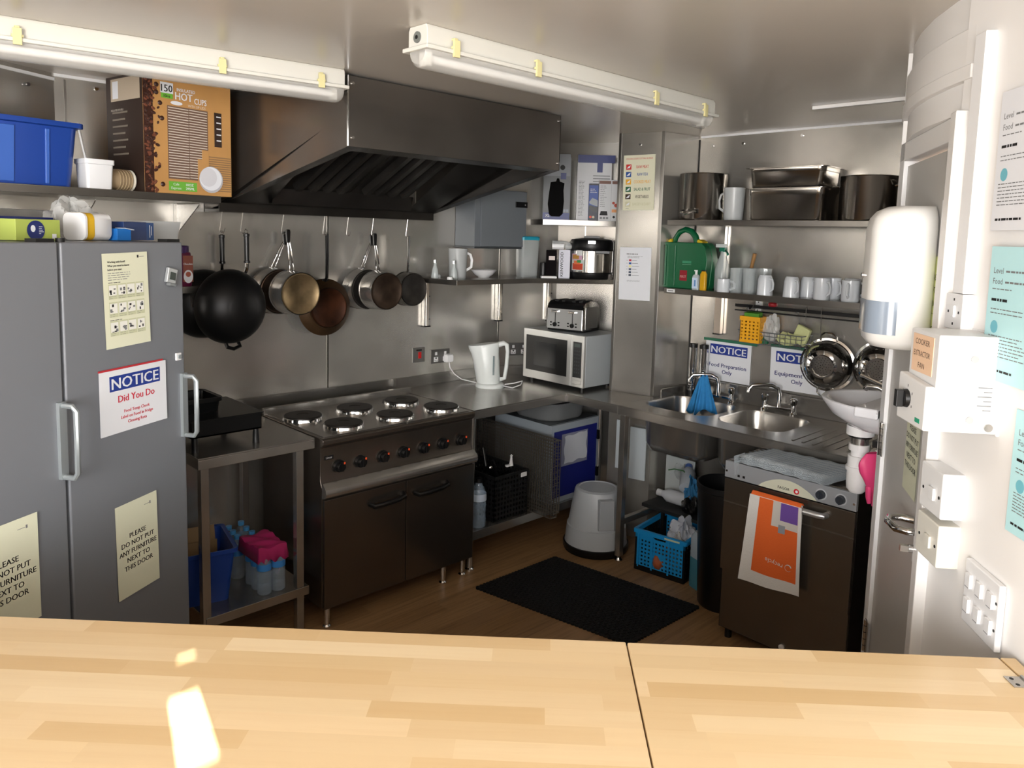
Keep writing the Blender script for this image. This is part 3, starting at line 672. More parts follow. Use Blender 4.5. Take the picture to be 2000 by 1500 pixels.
# filter bank leaning back
def hp(u, v): # u 0..1 across, v 0 bottom(back) .. 1 top(front)
    yb, yf = .70, .16
    y = yb+(yf-yb)*v; s = y/BY; x0 = FX0+(BX0-FX0)*s+.17; x1 = FX1+(BX1-FX1)*s-.32
    return Vector((x0+(x1-x0)*u, y, 2.02+(2.33-2.02)*v))
FIL = steel('filter_steel', '#55524f', .28, (1, 1, 6), .1, .3, 6)
for i in range(2):
    m = MB(); u0, u1 = i*.5+.01, i*.5+.49
    m.add([tuple(hp(a, b)) for a, b in ((u0, 0), (u1, 0), (u1, 1), (u0, 1))], [(0, 1, 2, 3)], HDK)
    for k in range(4):
        c = u0+.04+(u1-u0-.08)*(k+.5)/4; w2 = .036
        for sgn in (-1, 1):
            a0, a1 = c-w2*1, c+w2
            p = [hp(a0, .06), hp(a1, .06), hp(a1, .94), hp(a0, .94)]
        nn = (hp(1, 0)-hp(0, 0)).cross(hp(0, 1)-hp(0, 0)).normalized()
        if nn.z > 0: nn = -nn
        v = [tuple(hp(c-w2, .06)), tuple(hp(c+w2, .06)), tuple(hp(c+w2, .94)), tuple(hp(c-w2, .94)), tuple(hp(c-w2*.55, .05)+nn*.03), tuple(hp(c+w2*.55, .05)+nn*.03), tuple(hp(c+w2*.55, .95)+nn*.03), tuple(hp(c-w2*.55, .95)+nn*.03)]
        m.add(v, [(0, 4, 7, 3), (1, 2, 6, 5), (4, 5, 6, 7), (0, 1, 5, 4), (3, 7, 6, 2)], FIL)
    m.o('grease_filter', t)
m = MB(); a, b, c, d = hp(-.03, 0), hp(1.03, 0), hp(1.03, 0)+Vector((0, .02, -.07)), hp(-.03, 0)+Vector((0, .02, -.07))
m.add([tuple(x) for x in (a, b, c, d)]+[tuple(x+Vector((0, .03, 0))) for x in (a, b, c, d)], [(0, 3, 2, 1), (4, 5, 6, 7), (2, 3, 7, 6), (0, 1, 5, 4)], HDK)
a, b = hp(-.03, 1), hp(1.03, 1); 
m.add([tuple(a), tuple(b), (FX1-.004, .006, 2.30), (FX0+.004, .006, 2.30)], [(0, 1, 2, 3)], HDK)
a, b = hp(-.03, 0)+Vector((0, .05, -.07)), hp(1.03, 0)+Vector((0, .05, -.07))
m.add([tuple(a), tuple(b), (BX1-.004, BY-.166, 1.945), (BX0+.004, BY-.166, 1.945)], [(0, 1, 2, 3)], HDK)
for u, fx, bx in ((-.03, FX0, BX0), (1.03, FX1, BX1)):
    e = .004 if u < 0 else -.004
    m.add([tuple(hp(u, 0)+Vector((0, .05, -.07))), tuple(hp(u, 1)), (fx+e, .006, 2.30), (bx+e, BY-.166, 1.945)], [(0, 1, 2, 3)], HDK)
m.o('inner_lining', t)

# ------------------------------------------------------------------ hooks and pans
def hook(x, y=3.555, ztop=1.912, L=.100, lean=-.012, rz=-25, label=''):
    t = MB()
    pts = [(.010, 0, .002), (.004, 0, .010), (-.004, 0, .004), (-.004, 0, -.012), (-.012-lean*.2, 0, -L*.6), (-.014, 0, -L+.008)]+[(-.004-.010*cos(R(a)), 0, -L+.004-.010*sin(R(a))) for a in range(20, 200, 20)]+[(.010, 0, -L+.016)]
    t.tube(pts, .0022, STL, 6)
    return t.o('s_hook', loc=(x, y, ztop), rz=rz, label=label, cat='hook', group='hooks under the hood')
hx = [1.505, 1.605, 1.815, 2.045, 2.185, 2.342, 2.57]
hl = ['steel hook holding the rear wok, leftmost of the row', 'steel hook holding the front wok', 'steel hook holding the two saucepans left of the rusty frying pan', 'steel hook holding the rusty frying pan', 'empty steel hook under the canopy edge', 'steel hook holding the two saucepans right of the frying pan', 'steel hook holding the small dark pan, rightmost of the row']
for x, l in zip(hx, hl): hook(x, label=l)
WOK = mt('#2b2b2c', .38, .75, 'wok_iron'); WIN = mt('#151515', .5, .4, 'wok_inner')
HB = mt('#0c0c0d', .3, name='handle_black')
TLT = lambda x, y, z, rx=90: Matrix.Translation((x, y, z)) @ Matrix.Rotation(R(rx), 4, 'X')
def wok(label, cx, cz, y, hxx, r=.172, helper=False, ytilt=0, depth=.125):
    # local origin: rim centre, opening towards the wall (+y)
    t = thing('wok', label, 'wok', (cx, y, cz), ytilt, 'black woks')
    M = Matrix.Rotation(R(90), 4, 'X')   # local z -> -y
    out = [(r, 0), (r*1.0, .006)]+[(r*sin(R(a))**.9, depth*(cos(R(a)))*1.0+.0) for a in range(84, 22, -6)]+[(r*.38, depth*.93), (r*.36, depth*.945), (0, depth*.945)]
    inn = [(0, depth*.9), (r*.34, depth*.9)]+[(r*.975*sin(R(a)), depth*.96*cos(R(a))) for a in range(24, 90, 8)]+[(r*.985, 0), (r, 0)]
    MB().lathe(inn[::-1][::-1]+out, WOK, M, 48).o('pan_body', t, smooth=50)
    m = MB(); dxh = hxx-cx; m.tube([(dxh, -.012, (r*r-dxh*dxh)**.5-.012), (dxh, -.028, r-.0), (dxh, -.03, r+.03)], .008, CHR, 8); m.o('handle_ferrule', t, label='bright metal ferrule')
    m = MB(); m.cyl((dxh, -.03, r+.028), (dxh, -.028, r+.165), .0115, HB, .0125); m.cyl((dxh, -.03, r+.028), (dxh, -.03, r+.04), .015, HB); m.cyl((dxh, -.028, r+.152), (dxh, -.028, r+.167), .015, HB)
    m.o('handle', t, bev=.002)
    m = MB(); m.tube([(dxh+.009*cos(R(a)), -.028, r+.176+.009*sin(R(a))) for a in range(0, 360, 30)], .002, STL, 6, closed=True); m.o('hanging_ring', t)
    if helper:
        m = MB(); m.tube([(-.03, -.012, -r+.012), (-.03, -.03, -r-.012), (.0, -.035, -r-.022), (.035, -.03, -r-.012), (.035, -.012, -r+.012)], .009, HB, 8); m.o('helper_handle', t)
    return t
wok('black wok hanging behind the other wok, partly behind the jar shelf', 1.455, 1.462, 3.672, 1.535, .166, ytilt=0, depth=.10)
wok('large black wok hanging in front with a small lower handle', 1.505, 1.462, 3.50, 1.582, .176, True, 8, .13)
def saucepan(label, cx, cz, y, hxx, hz, r, h, base, black=False, flare=1, group='hanging saucepans', rz=0, mat=None, name='saucepan', hmat=None, cat='saucepan'):
    t = thing(name, label, cat, (cx, y, cz), rz, group); mat = mat or STP
    M = Matrix.Rotation(R(90), 4, 'X'); r2_ = r*flare
    pr = [(0, h-.006), (r2_*.95, h-.006), (r*.975, 0), (r+.003, -.002), (r+.003, .003), (r, .006), (r2_, h-.014), (r2_*.97, h-.003)]
    MB().lathe(pr, mat, M, 40).o('pan_body', t, smooth=35)
    m = MB().lathe([(0, h+.0015), (r2_*.40, h+.0012), (r2_*.42, h+.0018), (r2_*.86, h+.001), (r2_*.88, h+.003), (r2_*.93, h+.002), (r2_*.95, h-.005)], base, M, 40); m.o('pan_base', t, smooth=60)
    ox = hxx-cx; oz = hz-cz
    if hmat is None:
        m = MB()
        for s in (-1, 1): m.tube([(s*.012, -.012, r-.012), (s*.010, -.022, r+.012), (ox*.6+s*.007, -.024, r+(oz-r)*.55), (ox+s*.004, -.022, oz-.035)], .004, CHR, 8)
        m.box(-.016, .016, -.014, -.004, r-.03, r+.004, CHR); m.o('handle_rods', t)
        MB().xz([(ox-.008, oz-.055), (ox+.008, oz-.055), (ox+.012, oz), (ox+.008, oz+.012), (ox-.008, oz+.012), (ox-.012, oz)], -.028, -.016, HB).o('handle_tip', t, bev=.003, label='black handle tip')
    else:
        MB().tube([(0, -.01, r-.01), (.0, -.024, r+.012), (ox*.5, -.028, r+(oz-r)*.5), (ox, -.026, oz)], [.010, .013, .015, .016], hmat, 10, flat=.6).o('handle', t)
        MB().box(-.018, .018, -.012, -.002, r-.03, r+.0, hmat).o('handle_mount', t, bev=.002)
    return t
BASE1 = mt('#a08a68', .33, .85, 'brass_tinted_base', var=.5, vscale=14); BASE2 = mt('#54453a', .35, .8, 'brown_base', var=.5, vscale=16); BASE3 = mt('#4a4744', .4, .8, 'grey_base', var=.4, vscale=18)
saucepan('steel saucepan behind another, left of the rusty frying pan', 1.80, 1.517, 3.665, 1.862, 1.806, .116, .095, BASE2)
saucepan('steel saucepan in front with a bright golden base, left of frying pan', 1.83, 1.517, 3.535, 1.812, 1.818, .108, .12, BASE1)
RST = mt('#5d4630', .38, .65, 'seasoned_pan', var=.6, vscale=7); RS2 = mt('#4c2a17', .42, .6, 'burnt_base', var=.75, vscale=12)
saucepan('brown burnt frying pan hanging between the saucepans on a black handle', 2.075, 1.422, 3.62, 2.075, 1.812, .150, .05, RS2, flare=.74, group=None, mat=RST, name='frying_pan', hmat=HB, cat='frying pan')
saucepan('steel saucepan behind another, right of the rusty frying pan', 2.325, 1.512, 3.665, 2.382, 1.806, .112, .085, BASE3)
saucepan('steel saucepan in front with a dark brown base, right of frying pan', 2.345, 1.512, 3.545, 2.325, 1.81, .104, .115, BASE2)
saucepan('small dark saucepan with a steel strap handle, rightmost hanging pan', 2.585, 1.508, 3.60, 2.585, 1.81, .096, .085, BASE3, mat=mt('#8d8983', .24, 1), hmat=CHR)

# ------------------------------------------------------------------ wall sockets
def plate(name, label, cat, loc, rz, w, h, col, d=.008): 
    t = thing(name, label, cat, loc, rz); MB().box(-w/2, w/2, -d, 0, -h/2, h/2, col).o('plate', t, bev=.002); return t
t = plate('cooker_switch', 'metal cooker isolator switch with a red rocker on steel wall', 'switch', (2.758, 3.70, 1.092), 0, .09, .09, mt('#8b8a88', .35, .8))
MB().box(-.006, .016, -.013, -.008, -.022, .018, mt('#c21d1d', .35)).o('rocker', t, bev=.002, label='red rocker')
MB().box(-.02, .02, -.010, -.008, .025, .034, DRK).o('window', t)
def socket2(label, loc, rz):
    t = plate('double_socket', label, 'socket', loc, rz, .146, .086, mt('#7c7a78', .35, .85))
    m = MB()
    for s in (-1, 1):
        m.box(s*.036-.017, s*.036+.017, -.0095, -.008, -.032, -.004, WPL); m.box(s*.036-.005, s*.036+.005, -.0105, -.0095, -.014, -.006, DRK)
        m.box(s*.036-.011, s*.036-.005, -.0105, -.0095, -.026, -.022, DRK); m.box(s*.036+.005, s*.036+.011, -.0105, -.0095, -.026, -.022, DRK)
    m.o('socket_faces', t)
    for s in (-1, 1): MB().box(s*.036-.008, s*.036+.008, -.0115, -.008, .008, .028, WPL).o('switch_rocker', t, bev=.001)
    return t
socket2('double metal wall socket with the kettle plug in it', (2.925, 3.70, 1.070), 0)
socket2('double metal wall socket in the corner behind the kettle', (3.545, 3.637, 1.070), -26.5)
t = thing('kettle_plug', 'square white three-pin plug in the socket left of the kettle', 'plug', (2.975, 3.6875, 1.055))
MB().loft([[(x, -y, z) for x, z in rrect(-.028*k, .028*k, -.026*k, .026*k, .008)] for y, k in ((0, 1), (.022, 1), (.034, .8))], WPL).o('plug_body', t)
m = MB(); m.tube([(0, -.02, -.024), (.006, -.022, -.06), (.03, -.035, -.10), (.07, -.06, -.135), (.11, -.12, -.147), (.13, -.20, -.150)], .0034, WPL, 8); m.o('cable', t)
t = thing('black_plug', 'black plug in the corner socket by the microwave', 'plug', (3.590, 3.600, 1.052), -26.5)
MB().box(-.024, .024, -.030, 0.002, -.024, .024, BLK).o('plug_body', t, bev=.005); MB().tube([(0, -.02, -.024), (.01, -.03, -.08), (.04, -.03, -.145)], .0034, BLK, 8).o('cable', t)

# ------------------------------------------------------------------ side table left of cooker
t = thing('side_table', 'steel prep table with a lower shelf between fridge and cooker', 'table', (1.41, 3.02, 0))
X0, X1, D = -.248, .272, .645
MB().box(X0, X1, 0, D, .892, .900, STT).box(X0, X1, 0, .003, .852, .892, STL).box(X0, X0+.003, .003, D, .852, .892, STL).o('tabletop', t, bev=.0015)
MB().box(X0+.03, X1-.02, .02, D-.02, .195, .205, STT).box(X0+.03, X1-.02, .018, .02, .165, .205, STL).o('lower_shelf', t, bev=.001)
for x in (X0+.035, X1-.06):
    for y in (.022, D-.06): MB().box(x-.018, x+.018, y, y+.036, 0, .892, STL).o('leg', t, bev=.003)
# griddle with a roasting tin
t = thing('griddle_tray', 'wide black grill tray on short legs on the side table', 'griddle', (1.325, 3.11, .900))
IRN = mt('#111213', .3, .3, 'black_iron')
MB().box(-.155, .15, 0, .38, .06, .068, IRN).box(-.155, .15, 0, .004, .06, .135, IRN).box(-.155, .15, .376, .38, .06, .135, IRN).box(.146, .15, 0, .38, .06, .135, IRN).box(-.155, -.151, 0, .38, .06, .135, IRN).box(-.16, .158, -.006, .386, .130, .135, IRN).o('tray', t, bev=.001)
for x in (-.135, .13):
    for y in (.015, .355): MB().cyl((x, y, 0), (x, y, .062), .015, BLK, .012).o('leg', t)
t = thing('roasting_tin', 'black roasting tin standing on the grill tray', 'roasting tin', (1.262, 3.33, .968))
m = MB(); tub(m, .14, .17, .17, .20, .13, IRN, .008, .003, .02); m.o('tin', t)
# things on the lower shelf
c = (1.262, 3.045, .205)
t = thing('blue_crate', 'blue plastic crate with cardboard in it under the side table', 'crate', (1.262, 3.285, .205), -12)
m = MB(); tub(m, .20, .24, .245, .30, .245, BLU, .012, .004, .02); m.o('crate_body', t, bev=.001)
t2 = thing('cardboard_sheet', 'brown cardboard standing inside the blue crate under table', 'cardboard', (1.262, 3.285, .2105), -12)
MB().box(-.085, .09, -.01, -.004, .006, .262, mt('#8d7351', .7), T(0, .06, 0, rx=-22)).box(-.085, .09, -.004, 0, .0, .2, mt('#8d7351', .7), T(0, .085, 0, rx=0)).o('card', t2)
WAT = mt('#a9c0d6', .06, name='clear_bottle', alpha=.30, spec=1); WLB = mt('#3f86cf', .3, name='blue_bottle_label'); WCP = mt('#4f9bd9', .35, name='blue_cap')
def bottle_proto(label, loc, group, label_col=WLB, cap=WCP, s=1.0):
    t = thing('water_bottle', label, 'bottle', loc, group=group)
    pr = [(0, .004), (.026, 0), (.031, .006), (.0315, .05), (.029, .056), (.0315, .062), (.0315, .10), (.029, .106), (.0315, .112), (.031, .14), (.022, .165), (.013, .182), (.0125, .195)]
    MB().lathe([(r*s, z*s) for r, z in pr], WAT, seg=18).o('bottle_body', t)
    MB().lathe([(.0322*s, .112*s), (.0322*s, .142*s)], label_col, seg=18).o('bottle_label', t)
    MB().lathe([(.0145*s, .186*s), (.0145*s, .204*s), (0, .205*s)], cap, seg=14).o('cap', t)
    return t
b0 = None
GB = 'water bottles on the lower shelf'
pos = [(1.475, 3.10), (1.541, 3.10), (1.478, 3.165), (1.544, 3.165), (1.481, 3.23), (1.547, 3.23), (1.455, 3.33), (1.525, 3.33), (1.462, 3.395), (1.53, 3.40), (1.47, 3.46), (1.54, 3.48), (1.41, 3.52)]
for i, (x, y) in enumerate(pos):
    if i < 6: lb = ['clear water bottle at the front left of the pink-wrapped pack', 'clear water bottle at the front right of the pink-wrapped pack'][i] if i < 2 else 'clear water bottle inside the pink wrapped pack'
    else: lb = 'blue-capped water bottle standing behind the pink-wrapped pack'
    if b0 is None: b0 = bottle_proto(lb, (x, y, .2065), GB)
    else: dup(b0, (x, y, .2065), 0, lb)
PNK = mt('#b8326c', .25, name='pink_film', alpha=.85)
m = MB()
def pf(u, v):
    x = -.072+.144*u; y = -.07+.205*v
    k = 1-max(abs(2*u-1)**6, 0); z = .212+.006*sin(9*u+7*v)+.003*sin(23*v+11*u)
    e = .018*(1 if .02 < v < .98 else 0)
    return (x*1.0, y, z if k > .05 and .02 < v else .150+.01*sin(20*u))
m.grid(pf, 24, 20, PNK)
m.add([(.073, -.07, .15), (.073, .135, .15), (.074, .135, .03), (.074, .04, .02), (.074, -.0, .10)], [(0, 1, 2, 3, 4)], PNK)
m.o('pink_wrap', loc=(1.509, 3.145, .2065), label='bright pink plastic wrap over the pack of water bottles', cat='wrapping', solid=.001)

# ------------------------------------------------------------------ cooker
t = thing('electric_cooker', 'six-plate steel electric range cooker with two oven doors', 'cooker', (1.695, 2.97, 0))
W = .898
prof = [(0.012, .098), (.012, .62), (.004, .66), (.030, .70), (.022, .855), (0, .872), (0, .892), (.008, .900), (.60, .900), (.60, .098)]
m = MB(); n = len(prof)
m.add([(0, y, z) for y, z in prof]+[(W, y, z) for y, z in prof], [tuple(range(n))[::-1], tuple(range(n, 2*n))]+[(i, (i+1) % n, n+(i+1) % n, n+i) for i in range(n)], STD)
m.o('body', t, bev=.004, smooth=45)
m = MB().box(.02, W-.02, .03, .575, .900, .903, STT)
for k in range(3):
    for x in (.03+k*.29, .275+k*.29):
        pass
m.box(0, W, .575, .60, .900, .935, STL); m.o('hob_top', t, bev=.001)
m = MB()
slots = [(.035, .36, .07, .015), (.31, .46, .06, .015), (.60, .46, .06, .015)]
for k in range(3):
    x0 = .02+k*.287
    m.prism([(x0+.015, .44), (x0+.075, .52), (x0+.115, .52), (x0+.04, .42)], .903, .9042, BLK)
    m.prism([(x0+.235, .07), (x0+.275, .15), (x0+.275, .20), (x0+.225, .10)], .903, .9042, BLK)
m.o('hob_recesses', t)
HP = mt('#26221f', .45, .5, 'hotplate_iron', var=.3, vscale=20)
for k in range(3):
    for cx, cy in ((.115, .395), (.195, .150)):
        x = cx+k*.303-.008*k; y = cy
        h = MB().lathe([(.098, .903), (.096, .915), (.092, .917)], CHR, T(x, y, 0), 40).lathe([(.092, .912), (.091, .922), (.088, .924), (.03, .924), (.028, .922), (0, .922)], HP, T(x, y, 0), 40).o('hotplate', t, smooth=30)
m = MB()   # grab rail
rp = [(0, .625), (-.022, .632), (-.030, .650), (-.022, .672), (0.004, .695), (.012, .690), (.012, .625)]
n = len(rp); m.add([(0, y, z) for y, z in rp]+[(W, y, z) for y, z in rp], [tuple(range(n))[::-1], tuple(range(n, 2*n))]+[(i, (i+1) % n, n+(i+1) % n, n+i) for i in range(n)], STL); m.o('front_rail', t, smooth=60)
for x0, x1, hx0, hx1, nm in ((.004, .452, .245, .43, 0), (.456, .894, .505, .70, 1)):
    d = MB().box(x0, x1, -.006, .012, .10, .618, STD).o('oven_door', t, bev=.003)
    m = MB(); m.tube([(hx0, -.006, .545), (hx0+.01, -.035, .54), (hx0+.05, -.045, .545), (hx1-.05, -.045, .55), (hx1-.01, -.035, .555), (hx1, -.006, .56)], .012, BLK, 10, flat=1.3)
    m.o('door_handle', d)
KNR = mt('#e2562e', .4, name='orange_mark', emit=0)
for i, x in enumerate((.094, .208, .334, .453, .575, .696, .819)):
    m = MB().cyl((x, .024, .757), (x, .010, .757), .030, BLK, .028, 24).cyl((x, .010, .757), (x, -.008, .757), .022, BLK, .019, 20).box(x-.005, x+.005, -.014, .0, .738, .778, BLK)
    k = m.o('knob', t, bev=.001)
    MB().box(x+.004, x+.012, -.0155, -.013, .772, .782, KNR).o('indicator', k, label='orange mark')
m = MB().box(.02, .066, .023, .026, .796, .815, BLK).text('Lincat', .043, .801, .009, mt('#cfcfcf', .4), y=.0225, maxw=.04); m.o('badge', t, label='black maker badge')
for x in (.035, .72, .86):
    for y in ((.03,) if x != .86 else (.04,)): MB().lathe([(.018, 0), (.020, .004), (.014, .012), (.016, .03), (.016, .098)], CHR, T(x, y, 0), 18).o('leg', t)
for x in (.05, .85): MB().lathe([(.018, 0), (.020, .004), (.014, .012), (.016, .03), (.016, .098)], CHR, T(x, .55, 0), 18).o('leg', t)
# splashback upstand behind table, cooker and worktop
t = thing('splashback_upstand', 'low steel upstand along the back wall behind cooker', 'upstand', (0, 0, 0))
MB().box(1.165, 3.41, 3.690, 3.698, .900, .965, STT).o('upstand_strip', t, bev=.001)
MB().box(2.555, 2.575, 3.665, 3.690, .925, .965, STL).o('clip', t)
# ------------------------------------------------------------------ corner worktop
t = thing('corner_worktop', 'L-shaped steel corner worktop under the kettle and microwave', 'worktop', (0, 0, 0))
P = [(2.60, 2.99), (3.33, 2.99), (3.33, 2.602), (3.675, 2.602), (3.61, 2.895), (3.735, 3.015), (3.97, 3.03), (3.75, 3.49), (3.41, 3.685), (2.60, 3.685)]
MB().prism(P, .892, .900, STT).box(2.60, 3.333, 2.99, 2.993, .850, .8915, STL).box(3.33, 3.333, 2.602, 2.99, .850, .8915, STL).box(3.322, 3.334, 2.984, 2.996, .850, .9005, CHR).o('worktop', t, bev=.001)
MB().box(2.62, 3.72, 3.01, 3.60, .208, .220, STT).box(2.60, 3.66, 3.0, 3.012, .172, .221, STL).o('under_shelf', t, bev=.001)
for x, y in ((2.625, 3.03), (2.625, 3.62), (3.70, 3.03)): MB().cyl((x, y, 0), (x, y, .892), .018, STL).lathe([(.024, 0), (.024, .006), (.012, .02)], CHR, T(x, y, 0)).o('leg', t)
m = MB(); m.M = T(3.41, 3.685, 0, -29.5); m.box(0, .385, -.004, .006, .901, .960, STT); m.M = I4
m.o('corner_upstand', loc=(0, 0, 0), label='steel upstand strip in the corner behind the kettle', cat='upstand')
# kettle
t = thing('kettle', 'tall white plastic jug kettle on its base', 'kettle', (3.10, 3.42, .900), -45)
KW = mt('#e3e8e6', .3, name='kettle_white')
MB().lathe([(0, 0), (.088, 0), (.090, .006), (.086, .020), (.078, .026), (0, .026)], KW, T(.0, 0, 0)).o('power_base', t)
def kl(z, x0, x1, d, k=22):
    c = (x0+x1)/2; r = (x1-x0)/2
    return [(c+r*cos(2*pi*i/k)*(1), d*sin(2*pi*i/k), z+(.016 if z > .24 else 0)*(-cos(2*pi*i/k)*-.6)) for i in range(k)]
m = MB().loft([kl(.026, -.082, .060, .066), kl(.04, -.086, .062, .070), kl(.16, -.108, .055, .066), kl(.20, -.118, .052, .062), kl(.245, -.135, .052, .055), kl(.262, -.138, .055, .055), kl(.268, -.10, .05, .048)], KW); m.o('jug_body', t, smooth=50)
m = MB().tube([(.045, 0, .262), (.080, 0, .272), (.098, 0, .262), (.104, 0, .22), (.098, 0, .12), (.088, 0, .055), (.05, 0, .045)], [.018, .016, .014, .012, .012, .013, .016], KW, 10); m.o('handle', t)
MB().box(.018, .028, -.0715, -.060, .085, .20, mt('#6f7d80', .2)).o('water_window', t, label='grey water gauge strip')
m = MB(); m.tube([(.085, -.02, .010), (.14, -.05, .006), (.19, -.02, .020), (.20, .03, .035), (.15, .03, .02), (.09, .02, .012)], .0035, WPL, 8); m.o('loose_cable', t)
# microwave
MWG = mt('#c3c4c2', .33, .75, 'microwave_silver'); MWS = mt('#aab0b4', .45, .2, 'microwave_side'); DKG = mt('#0a0b0c', .3, name='dark_glass')
t = thing('microwave', 'silver microwave oven with a dark door window', 'microwave', (3.44, 3.21, .900), -90)
for x in (-.22, .21):
    for y in (.04, .28): MB().cyl((x, y, 0), (x, y, .022), .014, BLK).o('foot', t)
MB().box(-.262, .255, .014, .335, .022, .338, MWS).o('case', t, bev=.004)
d = MB().box(-.262, .152, -.006, .014, .022, .340, MWG).o('door', t, bev=.003)
MB().box(-.235, .118, -.0085, -.005, .075, .30, DKG).box(-.165, .03, -.009, -.0084, .11, .265, mt('#15181a', .2)).o('window', d)
MB().box(.152, .255, -.006, .014, .022, .340, MWG).o('control_panel', t, bev=.003)
m = MB().box(.170, .236, -.0085, -.005, .082, .300, mt('#1e2022', .35)); m.rect(.180, .268, .226, .290, mt('#4b5552', .2), -.009)
for r in range(7):
    for c in range(3): m.disc(.186+c*.017, .245-r*.022, .0055, mt('#33373a', .4), -.009, seg=10)
m.o('keypad', t); MB().box(.172, .236, -.0085, -.004, .040, .066, MWG).o('door_button', t, bev=.002)
# toaster
t = thing('toaster', 'chrome four-slice toaster with black top on the microwave', 'toaster', (3.515, 3.19, 1.240), -78)
MB().box(-.135, .128, .012, .215, 0, .012, BLK).o('base', t, bev=.004)
pf_ = [(-.0, .012), (0, .135), (.012, .165), (.04, .185), (.10, .192), (.165, .185), (.205, .16), (.22, .12), (.22, .012)]
m = MB(); n = len(pf_)
for x0, x1, mm in ((-.135, -.128, CHR), (-.128, .121, BLK), (.121, .128, CHR)):
    k = .97 if mm is BLK else 1
    q = [(y, .012+(z-.012)*k) for y, z in pf_]
    m.add([(x0, y, z) for y, z in q]+[(x1, y, z) for y, z in q], [tuple(range(n))[::-1], tuple(range(n, 2*n))]+[(i, (i+1) % n, n+(i+1) % n, n+i) for i in range(n)], mm)
m.box(-.128, .121, -.004, .004, .014, .140, mt('#c9cbcc', .33, .7, 'toaster_front'))
m.box(.127, .1295, .03, .19, .02, .155, mt('#9b9a97', .3, .8)); m.o('body', t, smooth=45)
for x in (-.07, .055):
    MB().box(x-.0025, x+.0025, -.0055, -.004, .045, .125, DRK).o('lever_slot', t)
    MB().box(x-.024, x+.024, -.022, -.004, .116, .130, CHR).o('lever', t, bev=.003)
    MB().cyl((x, -.004, .040), (x, -.014, .040), .014, BLK).box(x-.003, x+.003, -.022, -.012, .028, .052, BLK).o('dial', t)
    for dz in (.034, .052):
        for dxx in (-.030, .026): MB().box(x+dxx-.006, x+dxx+.006, -.007, -.004, dz-.004, dz+.004, BLK).o('button', t)
m = MB()
for x in (-.095, -.045, .03, .08): m.box(x-.012, x+.012, .05, .18, .180, .1925, DRK)
m.o('bread_slots', t)

# ------------------------------------------------------------------ middle shelf and things on it
t = thing('corner_shelf', 'steel corner shelf above the kettle holding jug and rice cooker', 'shelf')
P = [(2.785, 3.375), (3.40, 3.375), (3.84, 3.07), (3.985, 3.095), (3.765, 3.50), (3.415, 3.69), (2.75, 3.69)]
MB().prism(P, 1.535, 1.565, SHF).o('shelf_board', t, bev=.0015)
for x, y, rz in ((2.80, 3.698, 0), (3.40, 3.698, 0), (3.725, 3.545, -30)):
    m = MB(); m.M = T(x, y, 0, rz); m.box(-.022, .022, -.028, 0, 1.27, 1.533, STL).box(-.010, .010, -.032, -.026, 1.27, 1.533, mt('#e5ddd0', .25, .9)).box(-.024, .024, -.032, 0, 1.262, 1.27, BLK)
    for z in (1.31, 1.45): m.cyl((.016, -.028, z), (.016, -.031, z), .004, DRK, seg=8)
    m.M = I4; m.o('bracket', t, bev=.0015)
GLS = mt('#dfe6e6', .05, name='glass', alpha=.35, spec=.8); FPL = mt('#c9cccc', .25, name='frosted_jug', alpha=.6)
def cruet(label, x, y):
    t = thing('glass_cruet', label, 'cruet', (x, y, 1.565), group='glass cruets by the plastic jug')
    MB().lathe([(0, .002), (.022, 0), (.024, .006), (.018, .05), (.009, .075), (.0085, .095), (.007, .095), (.007, .075), (.016, .05), (.021, .01), (0, .008)], GLS, seg=18).o('bottle', t)
    MB().lathe([(.010, .090), (.0095, .108), (.004, .112), (0, .112)], CHR, seg=14).o('top', t)
cruet('small glass cruet left of the plastic jug, nearer the shelf end', 2.80, 3.60); cruet('small glass cruet standing right against the plastic jug', 2.848, 3.48)
for i, (x, y) in enumerate(((2.865, 3.655), (2.785, 3.440))):
    MB().lathe([(0, .016), (.014, .016), (.016, .012), (.017, 0), (0, 0)], WPL, seg=18).o('loose_cap', loc=(x, y, 1.565), label=['small white cap at the back of corner shelf left end', 'small white cap at the front of corner shelf left end'][i], cat='dish', group='small white caps')  # tiny white caps with flat closed tops
def jug(name, label, loc, rz, r, h, mat, hx=1, solid=False):
    t = thing(name, label, 'jug', loc, rz)
    MB().lathe([(0, 0), (r*.86, 0), (r*.88, .004), (r, h), (r-.003, h), (r*.86, .008), (0, .008)], mat, seg=26).o('jug_body', t, smooth=50)
    m = MB(); m.tube([(hx*(r*.97), 0, h*.86), (hx*(r+.022), 0, h*.80), (hx*(r+.032), 0, h*.62), (hx*(r+.028), 0, h*.38), (hx*(r*.9), 0, h*.26)], .006, mat if solid else WPL, 8, flat=1.4); m.o('handle', t); return t
jug('measuring_jug', 'clear plastic measuring jug on the corner shelf', (2.925, 3.54, 1.565), -20, .058, .178, FPL, 1)
MB().lathe([(0, .004), (.032, 0), (.036, .006), (.055, .018), (.078, .044), (.082, .048), (.080, .049), (.052, .024), (0, .012)], WPL, seg=32).o('bowl', loc=(3.135, 3.54, 1.565), label='small white bowl on the corner shelf', cat='bowl', smooth=60)
t = thing('storage_canister', 'tall frosted canister of white sachets with a teal lid', 'container', (3.50, 3.53, 1.565), -20)
MB().loft([rrect(-.062*k, .062*k, -.055*k, .055*k, .02, 4, z) for z, k in ((0, .92), (.01, .95), (.24, 1.05))], mt('#bfc4c4', .25, name='frosted_canister', alpha=.5)).o('canister_body', t)
rg = random.Random(8); m = MB()
